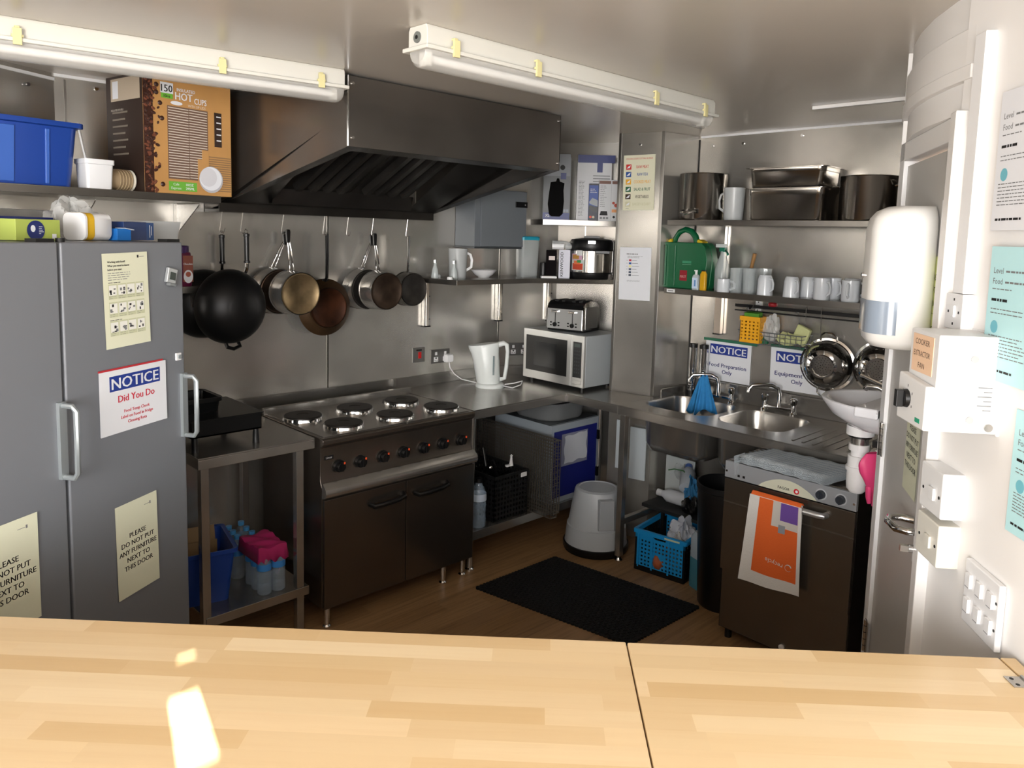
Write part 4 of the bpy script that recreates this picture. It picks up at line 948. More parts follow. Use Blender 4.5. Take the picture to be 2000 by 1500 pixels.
for k in range(60):
    z = .008+.128*rg.random(); m.box(-.022, .022, -.0012, .0012, -.008, .008, WPL if k % 3 else mt('#9fa3a2', .6), T(rg.uniform(-.032, .032), rg.uniform(-.03, .03), z, rg.uniform(0, 180), rg.uniform(-70, 70)))
m.o('sachets', t, kind='stuff')
MB().loft([rrect(-.068, .068, -.062, .062, .024, 4, z) for z in (.238, .256)]+[rrect(-.06, .06, -.055, .055, .02, 4, .262)], mt('#1d90a8', .35, name='teal_plastic')).o('lid', t, label='teal lid')
# kenwood carton and neighbours
t = thing('appliance_box', 'white and black KENWOOD carton on the corner shelf', 'box', (3.585, 3.325, 1.565), -47)
MB().box(0, .072, 0, .07, 0, .182, mt('#c9cad6', .45)).box(-.003, 0, .0, .07, 0, .182, mt('#0b0b0e', .8, spec=.1)).o('carton', t, bev=.001)
MB().text('KENWOOD', 0, 0, .018, INK, M=T(.028, -.001, .09, 0, 0, -90), y=0, width=.155, bold=True).o('lettering', t)
t = thing('black_box', 'small black carton with a white label left of KENWOOD carton', 'box', (3.535, 3.375, 1.565), -47)
MB().box(-.012, .055, .02, .10, 0, .178, mt('#0e0a0c', .8, spec=.1)).rect(.006, .115, .045, .14, mt('#d8c9c4', .5), .019).o('carton', t, bev=.001)
t = thing('black_pot', 'small black pot beside the teal-lidded canister', 'pot', (3.562, 3.440, 1.565))
MB().lathe([(0, 0), (.024, 0), (.026, .07), (.022, .095), (.018, .098), (0, .098)], BLK, seg=18).o('pot', t)
MB().box(-.05, .05, -.03, .03, 0, .014, WPL).o('white_tray', loc=(3.52, 3.35, 1.565), rz=-40, label='flat white tray in front of the black carton', cat='tray', bev=.004)
for i, (x, y, z, rz) in enumerate(((3.575, 3.335, 1.770, 40), (3.622, 3.338, 1.781, 52), (3.65, 3.30, 1.768, 30))):
    t = thing('spray_cap_bottle', ['white round-ended bottle lying leftmost on the KENWOOD carton', 'translucent bottle lying in the middle on the KENWOOD carton', 'clear bottle with a dark cap lying rightmost on KENWOOD carton'][i], 'bottle', (x, y, z), rot=(R(90), 0, R(rz)))
    if i == 2: MB().lathe([(0, -.02), (.018, -.02), (.019, .03), (0, .04)], FRO, seg=16).o('bottle_body', t); MB().cyl((0, 0, .03), (0, 0, .05), .010, BLK).o('cap', t)
    elif i == 1: MB().lathe([(0, .05), (.014, .05), (.023, .03), (.024, -.06), (0, -.06)], FRO, seg=18).o('bottle_body', t); MB().lathe([(0, .062), (.012, .062), (.013, .045), (0, .045)], WPL, seg=14).o('cap', t)
    else: MB().lathe([(0, .045), (.018, .045), (.020, .04), (.020, -.03), (0, -.03)], WPL, seg=20).o('bottle_body', t)
t = thing('rice_cooker', 'black and steel rice cooker with a fruit sticker', 'rice cooker', (3.775, 3.215, 1.565), -52)
MB().lathe([(0, 0), (.128, 0), (.137, .010), (.140, .040), (.136, .045), (0, .045)], BLK, seg=44).o('base', t)
MB().lathe([(.136, .042), (.137, .205), (.130, .208)], mt('#bdbbb7', .16, 1, name='cooker_band'), seg=44).o('steel_band', t)
MB().lathe([(.1375, .180), (.142, .186), (.142, .235), (.132, .252), (.06, .262), (0, .264)], BLK, seg=44).box(-.05, .05, -.02, .02, .258, .275, BLK).o('lid', t, bev=.002)
m = MB().box(-.018, .03, -.150, -.141, .225, .245, mt('#8b8d8f', .3, .6)); m.o('display', t)
m = MB().box(.03, .12, -.150, -.100, .165, .185, BLK).tube([(-.142, -.02, .20), (-.150, -.02, .15), (-.158, 0, .11)], .007, BLK, 6); m.o('side_handle', t, bev=.003)
m = MB(); rg = random.Random(5)
for a0, a1, z0, z1, c in ((-150, -108, .055, .125, '#c9d4cf'), (-146, -110, .06, .10, '#c04a30'), (-140, -118, .095, .118, '#e07a4a'), (-150, -112, .122, .16, '#c9a0b8'), (-146, -122, .128, .155, '#b8863a'), (-130, -112, .15, .185, '#dadada'), (-128, -115, .105, .122, '#3d8a4a')):
    col = mt(c, .4); r = .1385+.0003*len(m.f)/8
    m.grid(lambda u, v, a0=a0, a1=a1, z0=z0, z1=z1, r=r: (r*cos(R(a0+(a1-a0)*u)), r*sin(R(a0+(a1-a0)*u)), z0+(z1-z0)*v), 6, 1, col)
m.o('sticker', t, label='sticker with printed fruit')
t = thing('measuring_spoons', 'small steel and glass bits at the right end of the corner shelf', 'measuring cup', (3.80, 3.075+.005, 1.565))
MB().lathe([(0, 0), (.018, 0), (.021, .035), (.019, .035), (.016, .003), (0, .003)], CHR, seg=16).o('cup', t)

# ------------------------------------------------------------------ upper corner shelf with boxes, electric cabinet
t = thing('upper_corner_shelf', 'short upper steel shelf left of the column carrying appliance boxes', 'shelf')
MB().prism([(3.555, 3.45), (3.895, 3.11), (3.985, 3.10), (3.770, 3.505), (3.60, 3.60)], 1.905, 1.940, SHF).o('shelf_board', t, bev=.001)
MB().box(-.015, .015, -.02, 0, 1.80, 1.905, STL, T(3.865, 3.37, 0, -62)).o('bracket', t)
def abox(name, label, x, y, z, rz, w, d, h, front, side, draw=None):
    t = thing(name, label, 'box', (x, y, z), rz)
    MB().box(0, w, 0, d, 0, h, front).box(-.0012, 0, 0, d, 0, h, side).o('carton', t, bev=.001)
    if draw:
        m = MB(); draw(m); m.o('printed_front', t)
    return t
WCD = mt('#c6c6c8', .5, name='white_card'); GCD = mt('#7b7d80', .6, name='grey_card')
def dr1(m):
    m.rect(0, 0, .172, .045, NBL, -.0008); m.rect(.145, .0, .172, .045, NBL, -.001); m.rect(-.0, .28, .17, .42, mt('#8e9196', .5), -.0007)
    m.rect(.11, .26, .145, .30, NBL, -.001); m.text('XL', .03, .018, .016, WCD, y=-.0012, bold=True)
    ky = [(.04, .035), (.055, .02), (.11, .02), (.13, .04), (.135, .12), (.13, .19), (.135, .235), (.105, .245), (.10, .265), (.085, .265), (.08, .245), (.045, .24), (.038, .18), (.03, .10)]
    m.xz(ky, -.0025, -.0006, mt('#080808', .8, spec=.1)); m.disc(.12, .335, .016, INK, -.0012)
    for k in range(3): m.rect(.115+.018*k, .05, .129+.018*k, .068, mt('#8c93a0', .4), -.0013)
abox('airfryer_box', 'big grey carton with a black appliance picture beside the hood', 3.575, 3.472, 1.940, -45, .175, .11, .40, GCD, GCD, dr1)
def dr2(m):
    lines(m, .01, .05, .03, .25, 26, GIN, .003, 2, -.0008); m.rect(.0, .37, .24, .42, NBL, -.0007); m.rect(.125, .31, .16, .37, NBL, -.0009)
    for k in range(3): m.rect(.10, .285-.018*k, .21, .291-.018*k, GIN, -.0009)
    m.rect(.0, .0, .002, .37, WPL, -.0009)
abox('tall_appliance_box', 'tall white carton with a navy top edge behind small cartons', 3.735, 3.323, 1.940, -45, .22, .028, .42, WCD, WCD, dr2)
def dr3(m):
    m.rect(.0, .09, .058, .225, mt('#1c3f8c', .4), -.0007); lines(m, .006, .052, .178, .198, 3, WCD, .004, 3, -.001)
    m.xz([(.002, .12), (.02, .145), (.056, .13), (.056, .09), (.02, .10), (.002, .11)], -.002, -.0008, mt('#8f9498', .4)); m.xz([(.002, .10), (.055, .085), (.055, .05), (.02, .06), (.004, .075)], -.002, -.0008, mt('#26272a', .4))
    m.disc(.012, .022, .008, mt('#d0503a', .5), -.001); m.disc(.03, .022, .008, mt('#c9b9a0', .5), -.001)
abox('sandwich_maker_box', 'narrow navy carton between the tall carton and white carton', 3.762, 3.241, 1.940, -45, .058, .05, .235, mt('#0f1428', .4), NBL, dr3)
def dr4(m):
    m.rect(.0, .235, .075, .255, mt('#6e4a3c', .5), -.0007); m.rect(.083, .235, .13, .255, mt('#6e4a3c', .5), -.0007); lines(m, .008, .05, .09, .22, 12, GIN, .003, 5, -.0008)
    m.xz([(.008, .035), (.06, .035), (.055, .062), (.015, .062)], -.002, -.0007, INK); m.disc(.095, .115, .009, mt('#b0442e', .5), -.0012); m.disc(.112, .10, .012, mt('#b0442e', .5), -.0012)
    m.rect(.085, .055, .13, .075, mt('#e2a06a', .5), -.0010); m.disc(.10, .025, .008, INK, -.001); m.rect(.0785, 0, .0795, .26, GIN, -.0009)
    for k in range(3): m.rect(.01+.02*k, .012, .024+.02*k, .025, GIN, -.001)
abox('white_appliance_box', 'white carton with a small red picture against the column', 3.806, 3.197, 1.940, -45, .125, .05, .26, WCD, WCD, dr4)
t = thing('electric_cabinet', 'grey metal wall cabinet partly hidden behind the extractor canopy', 'cabinet', (3.25, 3.698, 1.745))
CAB = mt('#6b7075', .4, name='cabinet_grey')
MB().box(-.22, .20, -.185, 0, .012, .365, CAB).box(-.225, .205, -.19, 0, 0, .012, mt('#3c3f43', .4)).o('cabinet_body', t, bev=.002)
d = MB().box(-.178, .205, -.198, -.186, .014, .362, CAB).o('door', t, bev=.002)
MB().box(.105, .205, -.206, -.198, .262, .298, BLK).cyl((.185, -.206, .28), (.185, -.210, .28), .007, CHR, seg=12).o('latch', d, bev=.001)

# ------------------------------------------------------------------ notices on the column
P66 = (3.6625, 2.772)
def colpos(y_along, z, off=.0022):
    a = R(-75.5); ux, uy = cos(a), sin(a); return (3.63+ux*y_along+uy*off, 2.90+uy*y_along-ux*off, z)
CRE = mt('#d9d6bd', .45, name='cream_poster')
def d_cut(m, w, h):
    rd = mt('#c23a2e', .5); m.text('COLOUR CODED CUTTING BOARDS', 0, h*.42, .0095, rd, maxw=w*.85, bold=True)
    rows = [('RAW MEAT', '#c2302a'), ('RAW FISH', '#1f4b8f'), ('COOKED MEAT', '#e0a62a'), ('SALAD & FRUIT', '#1f5a3a'), ('VEGETABLES', '#3a2a1c'), ('BAKERY & DAIRY', '#c9c5a4')]
    for i, (s, c) in enumerate(rows):
        z = h*(.24-.135*i); mm = mt(c, .5)
        m.rect(-w*.42, z, -w*.25, z+h*.095, mm, -.0010)
        m.xz([(-w*.40, z+h*.02), (-w*.30, z+h*.03), (-w*.27, z+h*.08), (-w*.34, z+h*.06)], -.0016, -.0010, WHT)
        m.text(s, w*.11, z+h*.02, .017, mm, maxw=w*.60, bold=True, wide=.62)
    m.rect(-w*.4, -h*.47, -w*.3, -h*.465, GIN)
paper('cutting_board_poster', 'cream colour coded cutting boards poster high on the column', colpos(.130, 2.160), -75.5, .197, .322, CRE, d_cut, 'poster', ry=-.8)
def d_small(m, w, h):
    lines(m, -w*.28, w*.28, h*.36, h*.365, 1, GIN, .005, 8); lines(m, -w*.25, w*.25, h*.30, h*.33, 3, GIN, .0014, 2)
    for i, c in enumerate(('#b83048', '#27549a', '#e3dc9a', '#4a5570', '#3f4a60', '#454d5c')):
        z = h*(.235-.056*i); m.rect(-w*.20, z, -w*.12, z+h*.036, mt(c, .5), -.001); m.rect(-w*.10, z+h*.015, w*(.05+.04*(i % 3)), z+h*.022, GIN, -.001); m.rect(-w*.28, z+h*.015, -w*.24, z+h*.022, GIN, -.001)
    lines(m, -w*.25, w*.2, -h*.15, -h*.13, 2, GIN, .0014, 6)
paper('instruction_sheet', 'white A4 sheet with a column of small coloured squares on column', colpos(.130, 1.622), -75.5, .20, .315, WHT, d_small, ry=-.6)

# ------------------------------------------------------------------ shelves over the sink and everything on them
def Cx(y): return y
t = thing('upper_sink_shelf', 'upper steel shelf over the sinks holding pots', 'shelf', (3.698, 0, 0))
MB().box(0, .298, 1.02, 2.585, 1.915, 1.945, SHF).o('shelf_board', t, bev=.0015)
for y in (2.38, 1.35): MB().box(.272, .298, y-.014, y+.014, 1.60, 1.915, STL).o('bracket', t, bev=.001)
t = thing('lower_sink_shelf', 'lower steel shelf over the sinks holding mugs', 'shelf', (3.698, 0, 0))
MB().box(0, .298, 1.02, 2.585, 1.520, 1.552, SHF).o('shelf_board', t, bev=.0015)
for y in (2.385, 1.35): MB().box(.268, .298, y-.022, y+.022, 1.285, 1.52, mt('#c9bdb0', .3, .8)).box(.262, .298, y-.024, y+.024, 1.278, 1.285, BLK).o('bracket', t, bev=.001)
MB().box(0, .055, -.001, 0, -.009, .009, WPL).rect(.008, -.003, .046, .003, GIN, -.0014).o('shelf_label', loc=(3.6975, 2.565, 1.537), rz=-90, label='small printed white label stuck on the lower shelf edge', cat='label')
POT = mt('#bcb7b0', .19, 1, 'pot_steel')
def pot(name, label, x, y, r, h, z=1.945, rz=-90, side=(True, True), hz=.75, group=None, roll=True):
    t = thing(name, label, 'pot', (x, y, z), rz, group)
    MB().lathe([(0, 0), (r-.006, 0), (r, .008), (r, h-.004), (r+.003, h), (r-.001, h+.002), (r-.003, h-.004), (r-.004, .01), (0, .006)], POT, seg=48).o('pot_body', t, smooth=40)
    for s, on in zip((-1, 1), side):
        if on:
            m = MB(); m.tube([(s*(r), -.035, h*hz), (s*(r+.03), -.035, h*hz+.004), (s*(r+.038), -.02, h*hz+.006), (s*(r+.038), .02, h*hz+.006), (s*(r+.03), .035, h*hz+.004), (s*r, .035, h*hz)], .005, CHR, 8); m.o('side_handle', t)
    return t
t = pot('stock_pot', 'tall steel stock pot with a low front handle on upper shelf', 3.838, 2.445, .134, .262, side=(0, 0))
m = MB(); m.tube([(-.04, -.132, .045), (-.04, -.158, .040), (-.028, -.165, .034), (.0, -.168, .032), (.022, -.162, .040), (.03, -.150, .046), (.045, -.128, .048)], .0055, CHR, 8)
for x in (-.042, .045): m.box(x-.010, x+.010, -.134, -.124, .036, .058, CHR)
m.o('front_handle', t)
jug('white_jug', 'frosted white plastic jug between the stock pot and trays', (3.80, 2.222, 1.945), 92, .058, .178, mt('#b9bcbd', .3, name='milky_plastic', alpha=.92), 1, True)
def gpan(name, label, loc, rz, w, d, h, rim=.014):
    t = thing(name, label, 'tray', loc, rz, 'stacked catering trays')
    L = lambda k, z, e=0, r=.035: rrect(-w/2*k-e, w/2*k+e, -d/2*k-e, d/2*k+e, r, 5, z)
    MB().loft([L(.93, 0), L(.955, .008), L(.985, h*.78), L(1.0, h*.80), L(1, h-.003), L(1, h-.002, rim, .04), L(1, h, rim, .04), L(.985, h-.002), L(.97, h*.8), L(.93, .006)], POT).o('tray_body', t, smooth=50)
    return t
gpan('catering_tray', 'deep steel catering tray at the bottom of the stack', (3.842, 1.888, 1.945), -90, .415, .27, .165, .02)
gpan('catering_tray', 'shallower steel catering tray stacked askew on top', (3.852, 1.905, 2.112), -86, .40, .25, .105, .02)
pot('cooking_pot', 'wide steel cooking pot right of the catering trays', 3.830, 1.508, .133, .215, hz=.78)
pot('cooking_pot', 'steel pot at the right end of upper shelf behind wide pot', 3.850, 1.185, .12, .225, hz=.85)
# first aid case
t = thing('first_aid_case', 'green first aid case with yellow catches', 'first aid case', (3.800, 2.515, 1.552), -90)
FAG = mt('#0c5a36', .35, name='first_aid_green'); FAY = mt('#c9b020', .4)
o_ = [(-.168, .0), (-.175, .02), (-.17, .24), (-.155, .265), (.135, .265), (.160, .24), (.178, .17), (.165, .02), (.155, 0)]
MB().xz(o_, -.055, -.003, FAG).xz(o_, .003, .06, FAG).xz([(x*.97, z*.985+.002) for x, z in o_], -.004, .004, mt('#083f27', .5)).o('case_shell', t, bev=.012, seg=3)
m = MB()
for x in (-.10, -.035): m.box(x-.006, x+.006, -.063, -.05, .01, .25, FAG)
m.o('front_ribs', t, bev=.005)
m = MB(); m.tube([(-.085, 0, .25), (-.075, 0, .29), (-.05, 0, .325), (-.01, 0, .340), (.03, 0, .330), (.06, 0, .30), (.075, 0, .255)], .015, FAG, 12, flat=1.2); m.o('carry_handle', t)
for x, a in ((-.10, 20), (.105, -25)): MB().box(-.018, .018, -.03, .03, -.008, .012, FAY, T(x, 0, .268, ry=-a)).o('catch', t, bev=.004)
m = MB().rect(.015, .146, .075, .160, mt('#3f8a68', .5), -.0555).rect(.015, .138, .075, .140, mt('#8fb8a2', .5), -.0555)
m.rect(.0, .045, .05, .105, mt('#8e1f2a', .5), -.0553); m.text('FIRST', .024, .062, .014, mt('#d8a9a4', .5), y=-.0558, maxw=.04); m.o('printed_front', t, label='red and pale green print')
CLRB = mt('#cfd8dc', .1, name='clear_plastic', alpha=.6)
t = thing('hand_gel_bottle', 'small clear pump bottle with a white label before green case', 'bottle', (3.722, 2.388, 1.552), -90)
MB().loft([rrect(-.020*k, .020*k, -.012, .012, .006, 3, z) for z, k in ((0, 1), (.075, 1), (.086, .6))], CLRB).o('bottle_body', t); MB().rect(-.018, .008, .016, .068, mt('#c3d3e6', .5), -.0125).rect(-.004, .02, .006, .055, mt('#5b86b8', .5), -.0128).o('label', t)
MB().cyl((0, 0, .085), (0, 0, .105), .007, WPL).box(-.012, .006, -.004, .004, .105, .112, WPL).o('pump', t)
t = thing('yellow_glue_bottle', 'small yellow bottle in front of the green first aid case', 'bottle', (3.722, 2.340, 1.552), -90)
MB().loft([rrect(-.019*k, .019*k, -.012*k, .012*k, .008, 3, z) for z, k in ((0, .95), (.004, 1), (.09, 1), (.102, .7), (.108, .6))], mt('#c99a14', .4)).o('bottle_body', t); MB().box(-.012, .014, -.008, .008, .107, .113, BLK).o('cap', t)
t = thing('spray_bottle', 'clear spray bottle with a green trigger behind the tumblers', 'bottle', (3.84, 2.295, 1.552), -90)
MB().lathe([(0, 0), (.040, 0), (.042, .02), (.042, .11), (.034, .15), (.020, .19), (.015, .205), (.015, .222)], mt('#dbe2e2', .15, name='clear_plastic2', alpha=.38), seg=24).o('bottle_body', t)
GRS = mt('#1d6b55', .4); MB().box(-.018, .018, -.014, .014, .218, .242, GRS).box(-.045, .02, -.010, .010, .242, .262, mt('#d3dad8', .3, alpha=.8)).xz([(.012, .222), (.022, .222), (.034, .205), (.03, .20), (.014, .245)], -.006, .006, GRS).o('trigger_head', t, bev=.003)
def mug(name, label, x, y, r, h, mat, hang, inv=False, z=1.552, group=None, th=.003):
    t = thing(name, label, 'mug', (x, y, z), hang, group)
    if inv: pr = [(0, h), (r*.70, h), (r*.82, h-.008), (r*.93, h*.75), (r, .0), (r-.004, 0), (r*.9-.004, h*.75), (0, h-.006)]
    else: pr = [(0, 0), (r*.93, 0), (r, .006), (r, h), (r-.0035, h), (r-.004, .008), (0, .006)]
    MB().lathe(pr, mat, seg=30).o('mug_body', t, smooth=42)
    e = .93 if inv else 1
    m = MB(); m.tube([(r*.93, 0, h*.82), (r+.016, 0, h*.80), (r+.026, 0, h*.60), (r+.024, 0, h*.34), (r*.97, 0, h*.20)], .0055, mat, 8, flat=1.5); m.o('handle', t); return t
CER = mt('#cfd3d8', .15, name='white_ceramic')
GM = 'white mugs on the lower shelf'
mug('espresso_jug', 'tiny white cup in front of the tumblers', 3.732, 2.218, .036, .072, CER, -75)
# tumblers
tb = None
for i, (x, y) in enumerate(((3.745, 2.150), (3.80, 2.165), (3.755, 2.078), (3.815, 2.095), (3.86, 2.14), (3.875, 2.05))):
    lb = ['glass tumbler at the left front of the tumbler cluster', 'glass tumbler behind the left front tumbler', 'glass tumbler next to the first white mug', 'glass tumbler in the middle of the cluster', 'glass tumbler holding the wooden handle at the back', 'taller-standing glass tumbler at the back right of the cluster'][i]
    z = 1.552
    if tb is None:
        tb = MB().lathe([(0, 0), (.028, 0), (.031, .012), (.036, .135), (.034, .135), (.029, .016), (0, .014)], mt('#c8d0d2', .05, name='tumbler_glass', alpha=.32, spec=1), seg=12).o('glass_tumbler', loc=(x, y, z), label=lb, cat='glass', group='glass tumblers', smooth=20)
    else:
        o = tb.copy(); COL.objects.link(o); o.location = (x, y, z); o['label'] = lb; o.rotation_euler = (0, 0, i)
m = MB(); m.cyl((0, 0, .025), (.045, -.01, .215), .007, mt('#9a7040', .5), .011); m.o('wooden_handle', loc=(3.862, 2.150, 1.552), rz=-90, label='wooden brush handle leaning out of a tumbler', cat='brush', smooth=60)
mug('mug', 'upside-down white mug, leftmost of the mugs beside the tumblers', 3.76, 1.985, .041, .105, CER, -90-25, True, group=GM)
mug('mug', 'upside-down white mug, second from the left in the mug row', 3.755, 1.835, .041, .105, CER, -90-35, True, group=GM)
mug('mug', 'upside-down white mug behind the second mug from the left', 3.85, 1.79, .041, .105, CER, -90-30, True, group=GM)
mug('mug', 'upright white mug at the front in the middle of the row', 3.75, 1.672, .040, .108, CER, -90-30, group=GM)
mug('mug', 'white mug just behind the upright middle mug, slightly right', 3.835, 1.655, .040, .108, CER, -90-30, group=GM)
mug('mug', 'white mug at the back between middle mug and wide mug', 3.86, 1.565, .040, .108, CER, -90-10, group=GM)
mug('wide_mug', 'white straight mug with its handle towards the camera', 3.765, 1.535, .042, .104, CER, -170, group=GM)
mug('wide_mug', 'white mug with its handle forward, next to the black mug', 3.775, 1.440, .042, .104, CER, -172, group=GM)
mug('black_mug', 'black mug at the right end of the lower shelf', 3.748, 1.395-.048, .040, .098, mt('#0c0c0e', .12, name='black_ceramic'), -165)
# ------------------------------------------------------------------ sink unit
t = thing('double_sink_unit', 'steel double sink worktop with a drainer over the dishwasher', 'sink', (0, 0, 0))
h1 = rrect(3.465, 3.865, 2.125, 2.555, .09, 5); h2 = rrect(3.465, 3.865, 1.705, 2.085, .09, 5)
MB().holed([(3.33, 1.03), (3.975, 1.03), (3.975, 2.575), (3.69, 2.598), (3.33, 2.598)], [h1, h2], .893, .900, STT).box(3.33, 3.333, 1.03, 2.598, .848, .893, STL).box(3.333, 3.345, 1.03, 2.598, .848, .851, STL).o('worktop', t, bev=.0012)
for hh, (x0, x1, y0, y1) in ((h1, (3.465, 3.865, 2.125, 2.555)), (h2, (3.465, 3.865, 1.705, 2.085))):
    L = lambda e, z, r: rrect(x0+e, x1-e, y0+e, y1-e, r, 5, z)
    MB().loft([L(0, .899, .09), L(.004, .885, .09), L(.012, .68, .09), L(.03, .645, .08), L(.07, .632, .06), L(.17, .628, .02)], STL, cap0=False).loft([L(-.002, .890, .09), L(.001, .885, .09), L(.008, .68, .09), L(.026, .640, .08), L(.068, .627, .06), L(.17, .622, .02)], STL, cap0=False).o('sink_bowl', t, smooth=60)
m = MB()
for k in range(9): m.box(3.40, 3.78, 1.20+k*.05, 1.212+k*.05, .900, .903, STT)
m.o('drainer_ridges', t, bev=.0012)
MB().box(3.955, 3.97, 1.03, 2.56, .900, 1.0, STT).box(3.70, 3.955, 2.560, 2.570, .900, .95, STT, T(0, .008, 0)).o('upstand', t, bev=.002)
for x, y in ((3.345, 2.562), (3.90, 2.55)):
    MB().box(x-.018, x+.018, y-.018, y+.018, .03, .85, STL).lathe([(.022, 0), (.024, .006), (.014, .02), (.014, .032)], CHR, T(x, y, 0), 16).o('leg', t, bev=.002)
for x, y in ((3.90, 1.08),): MB().box(x-.018, x+.018, y-.018, y+.018, .0, .85, STL).o('leg', t, bev=.002)
MB().box(3.363, 3.885, 2.545, 2.575, .215, .250, STL).o('cross_rail', t, bev=.002)
MB().box(3.885, 3.915, 1.1, 2.53, .215, .250, STL).o('cross_rail', t, bev=.002)
def tap(name, label, loc, rz, spout_rz=0):
    t = thing(name, label, 'tap', loc, rz)
    for s in (-1, 1):
        m = MB().lathe([(0, 0), (.020, 0), (.020, .008), (.013, .014), (.012, .05), (.016, .055), (.020, .062), (.020, .085), (.014, .092), (0, .094)], CHR, T(s*.085, 0, 0), 12); m.o('tap_handle', t, smooth=30)
    MB().box(-.085, .085, -.012, .012, .018, .034, CHR).o('mixer_bar', t, bev=.005)
    a = R(spout_rz); q = lambda d, z: (d*sin(a), -d*cos(a), z)
    MB().tube([q(0, .03), q(0, .10), q(.01, .135), q(.045, .150), q(.09, .150), q(.15, .145), q(.165, .125), q(.166, .105)], [.013, .012, .011, .011, .011, .011, .012, .013], CHR, 12).o('spout', t)
    return t
tap('mixer_tap', 'chrome mixer tap over the right sink bowl with a swung spout', (3.905, 1.935, .900), -90, -50)
t = tap('mixer_tap', 'chrome mixer tap at left sink bowl with blue cloth on it', (3.905, 2.315, .900), -90, -52)
# blue cloth over the left tap spout
CLB = mt('#2f86c6', .85, name='blue_cloth', bump=.3, bscale=120, var=.15, vscale=30)
def cl(u, v):
    sgn = 1 if u > .5 else -1; k = abs(u-.5)*2
    y = (v-.5)*2*(.020+.050*k)+(.020 if sgn > 0 else -.018)*k
    return (sgn*(.010+.028*k)+.010*sin(v*17+u*4)*k, y, .018-.212*k*(1-.10*sin(v*5+sgn))+.006*sin(v*12))
MB().grid(cl, 28, 24, CLB).o('blue_cloth', loc=(3.800, 2.350, 1.035), rz=35, label='bright blue dishcloth draped over the left tap spout', cat='cloth', solid=.004, smooth=80)
# two perforated steel tubes standing at the corner
for i, (x, y) in enumerate(((3.925, 2.512), (3.930, 2.440))):
    t = thing('cutlery_tube', ['tall perforated steel cutlery tube, left of the two in corner', 'tall perforated steel cutlery tube, right of the two near notice'][i], 'cutlery holder', (x, y, .900), 0, 'perforated steel tubes')
    MB().lathe([(0, .03), (.026, .03), (.026, .295), (.024, .295), (.024, .035), (0, .035)], CHR, seg=20).o('tube', t)
    MB().lathe([(0, 0), (.027, 0), (.027, .03), (0, .03)], BLK, seg=20).o('foot', t); MB().lathe([(.027, .290), (.027, .312), (.022, .312), (.022, .29)], BLK, seg=20).o('collar', t)
    m = MB()
    for r in range(5):
        for c in range(5):
            a = R(180+(c-2)*26); z = .045+r*.014; m.box(-.0035, .0035, -.0268, -.0255, z-.0035, z+.0035, DRK, T(0, 0, 0, (c-2)*26-90))
    m.o('perforations', t)
# notices on the tiles
GTP = mt('#2f6b52', .4, name='green_tape')
def d_food(m, w, h):
    m.rect(-w*.40, h*.16, w*.42, h*.42, NAV); m.text('NOTICE', w*.01, h*.20, h*.17, WHT, bold=True, width=w*.76, y=-.0016)
    m.text('Food Preparation', w*.0, -h*.16, h*.10, NBL, bold=True, width=w*.82); m.text('Only', 0, -h*.32, h*.10, NBL, bold=True)
def d_equip(m, w, h):
    m.rect(-w*.40, h*.16, w*.42, h*.42, NAV); m.text('NOTICE', w*.01, h*.20, h*.17, WHT, bold=True, width=w*.76, y=-.0016)
    m.text('Equipment Wash', 0, -h*.16, h*.10, NBL, bold=True, width=w*.82); m.text('Only', 0, -h*.32, h*.10, NBL, bold=True)
paper('notice_sheet', 'NOTICE Food Preparation Only sheet behind the left tap', (3.993, 2.317, 1.120), -90, .300, .235, WHT, d_food, ry=0)
paper('notice_sheet', 'NOTICE Equipment Only sheet half hidden behind the left colander', (3.993, 1.885, 1.130), -90, .320, .235, WHT, d_equip, ry=-1)
MB().box(-.165, .185, -.0035, -.0015, -.008, .008, GTP, T(ry=0)).o('green_tape_strip', loc=(3.993, 2.317, 1.243), rz=-90, label='dark green tape along the top of the Food Preparation notice', cat='tape')
MB().box(-.165, .17, -.0035, -.0015, -.008, .008, GTP).o('green_tape_strip', loc=(3.993, 1.885, 1.254), rz=-90, label='dark green tape along the top of the Equipment notice', cat='tape')
# rail with hanging things
t = thing('utensil_rail', 'long black double wall rail under the lower sink shelf', 'rail', (3.998, 0, 0))
MB().box(-.100, -.092, 1.05, 2.235, 1.462, 1.480, BLK).o('upper_bar', t, bev=.002); MB().box(-.100, -.092, 1.05, 2.235, 1.440, 1.448, BLK).o('lower_bar', t, bev=.001)
for y in (2.14, 1.20):
    m = MB().box(-.006, 0, y-.018, y+.018, 1.385, 1.50, WPL).box(-.100, -.004, y-.006, y+.006, 1.455, 1.475, BLK)
    for z in (1.40, 1.49): m.cyl((-.006, y, z), (-.008, y, z), .004, DRK, seg=8)
    m.o('wall_bracket', t)
MB().lathe([(0, 0), (.022, 0), (.025, .006), (.025, .016), (.02, .022), (.012, .024), (.012, .032), (0, .032)], mt('#8e1620', .3), seg=10).o('red_knob', loc=(3.90, 2.005, 1.4805), label='small dark red knob sitting on the black rail', cat='stopper', smooth=30)  # dark red knob resting on the rail
YEP = mt('#e5a421', .4, name='yellow_plastic')
t = thing('yellow_basket', 'yellow perforated plastic basket hanging from the rail', 'basket', (3.87, 2.098, 1.275), -90)
m = MB(); W_, H_, D_ = .059, .145, .04
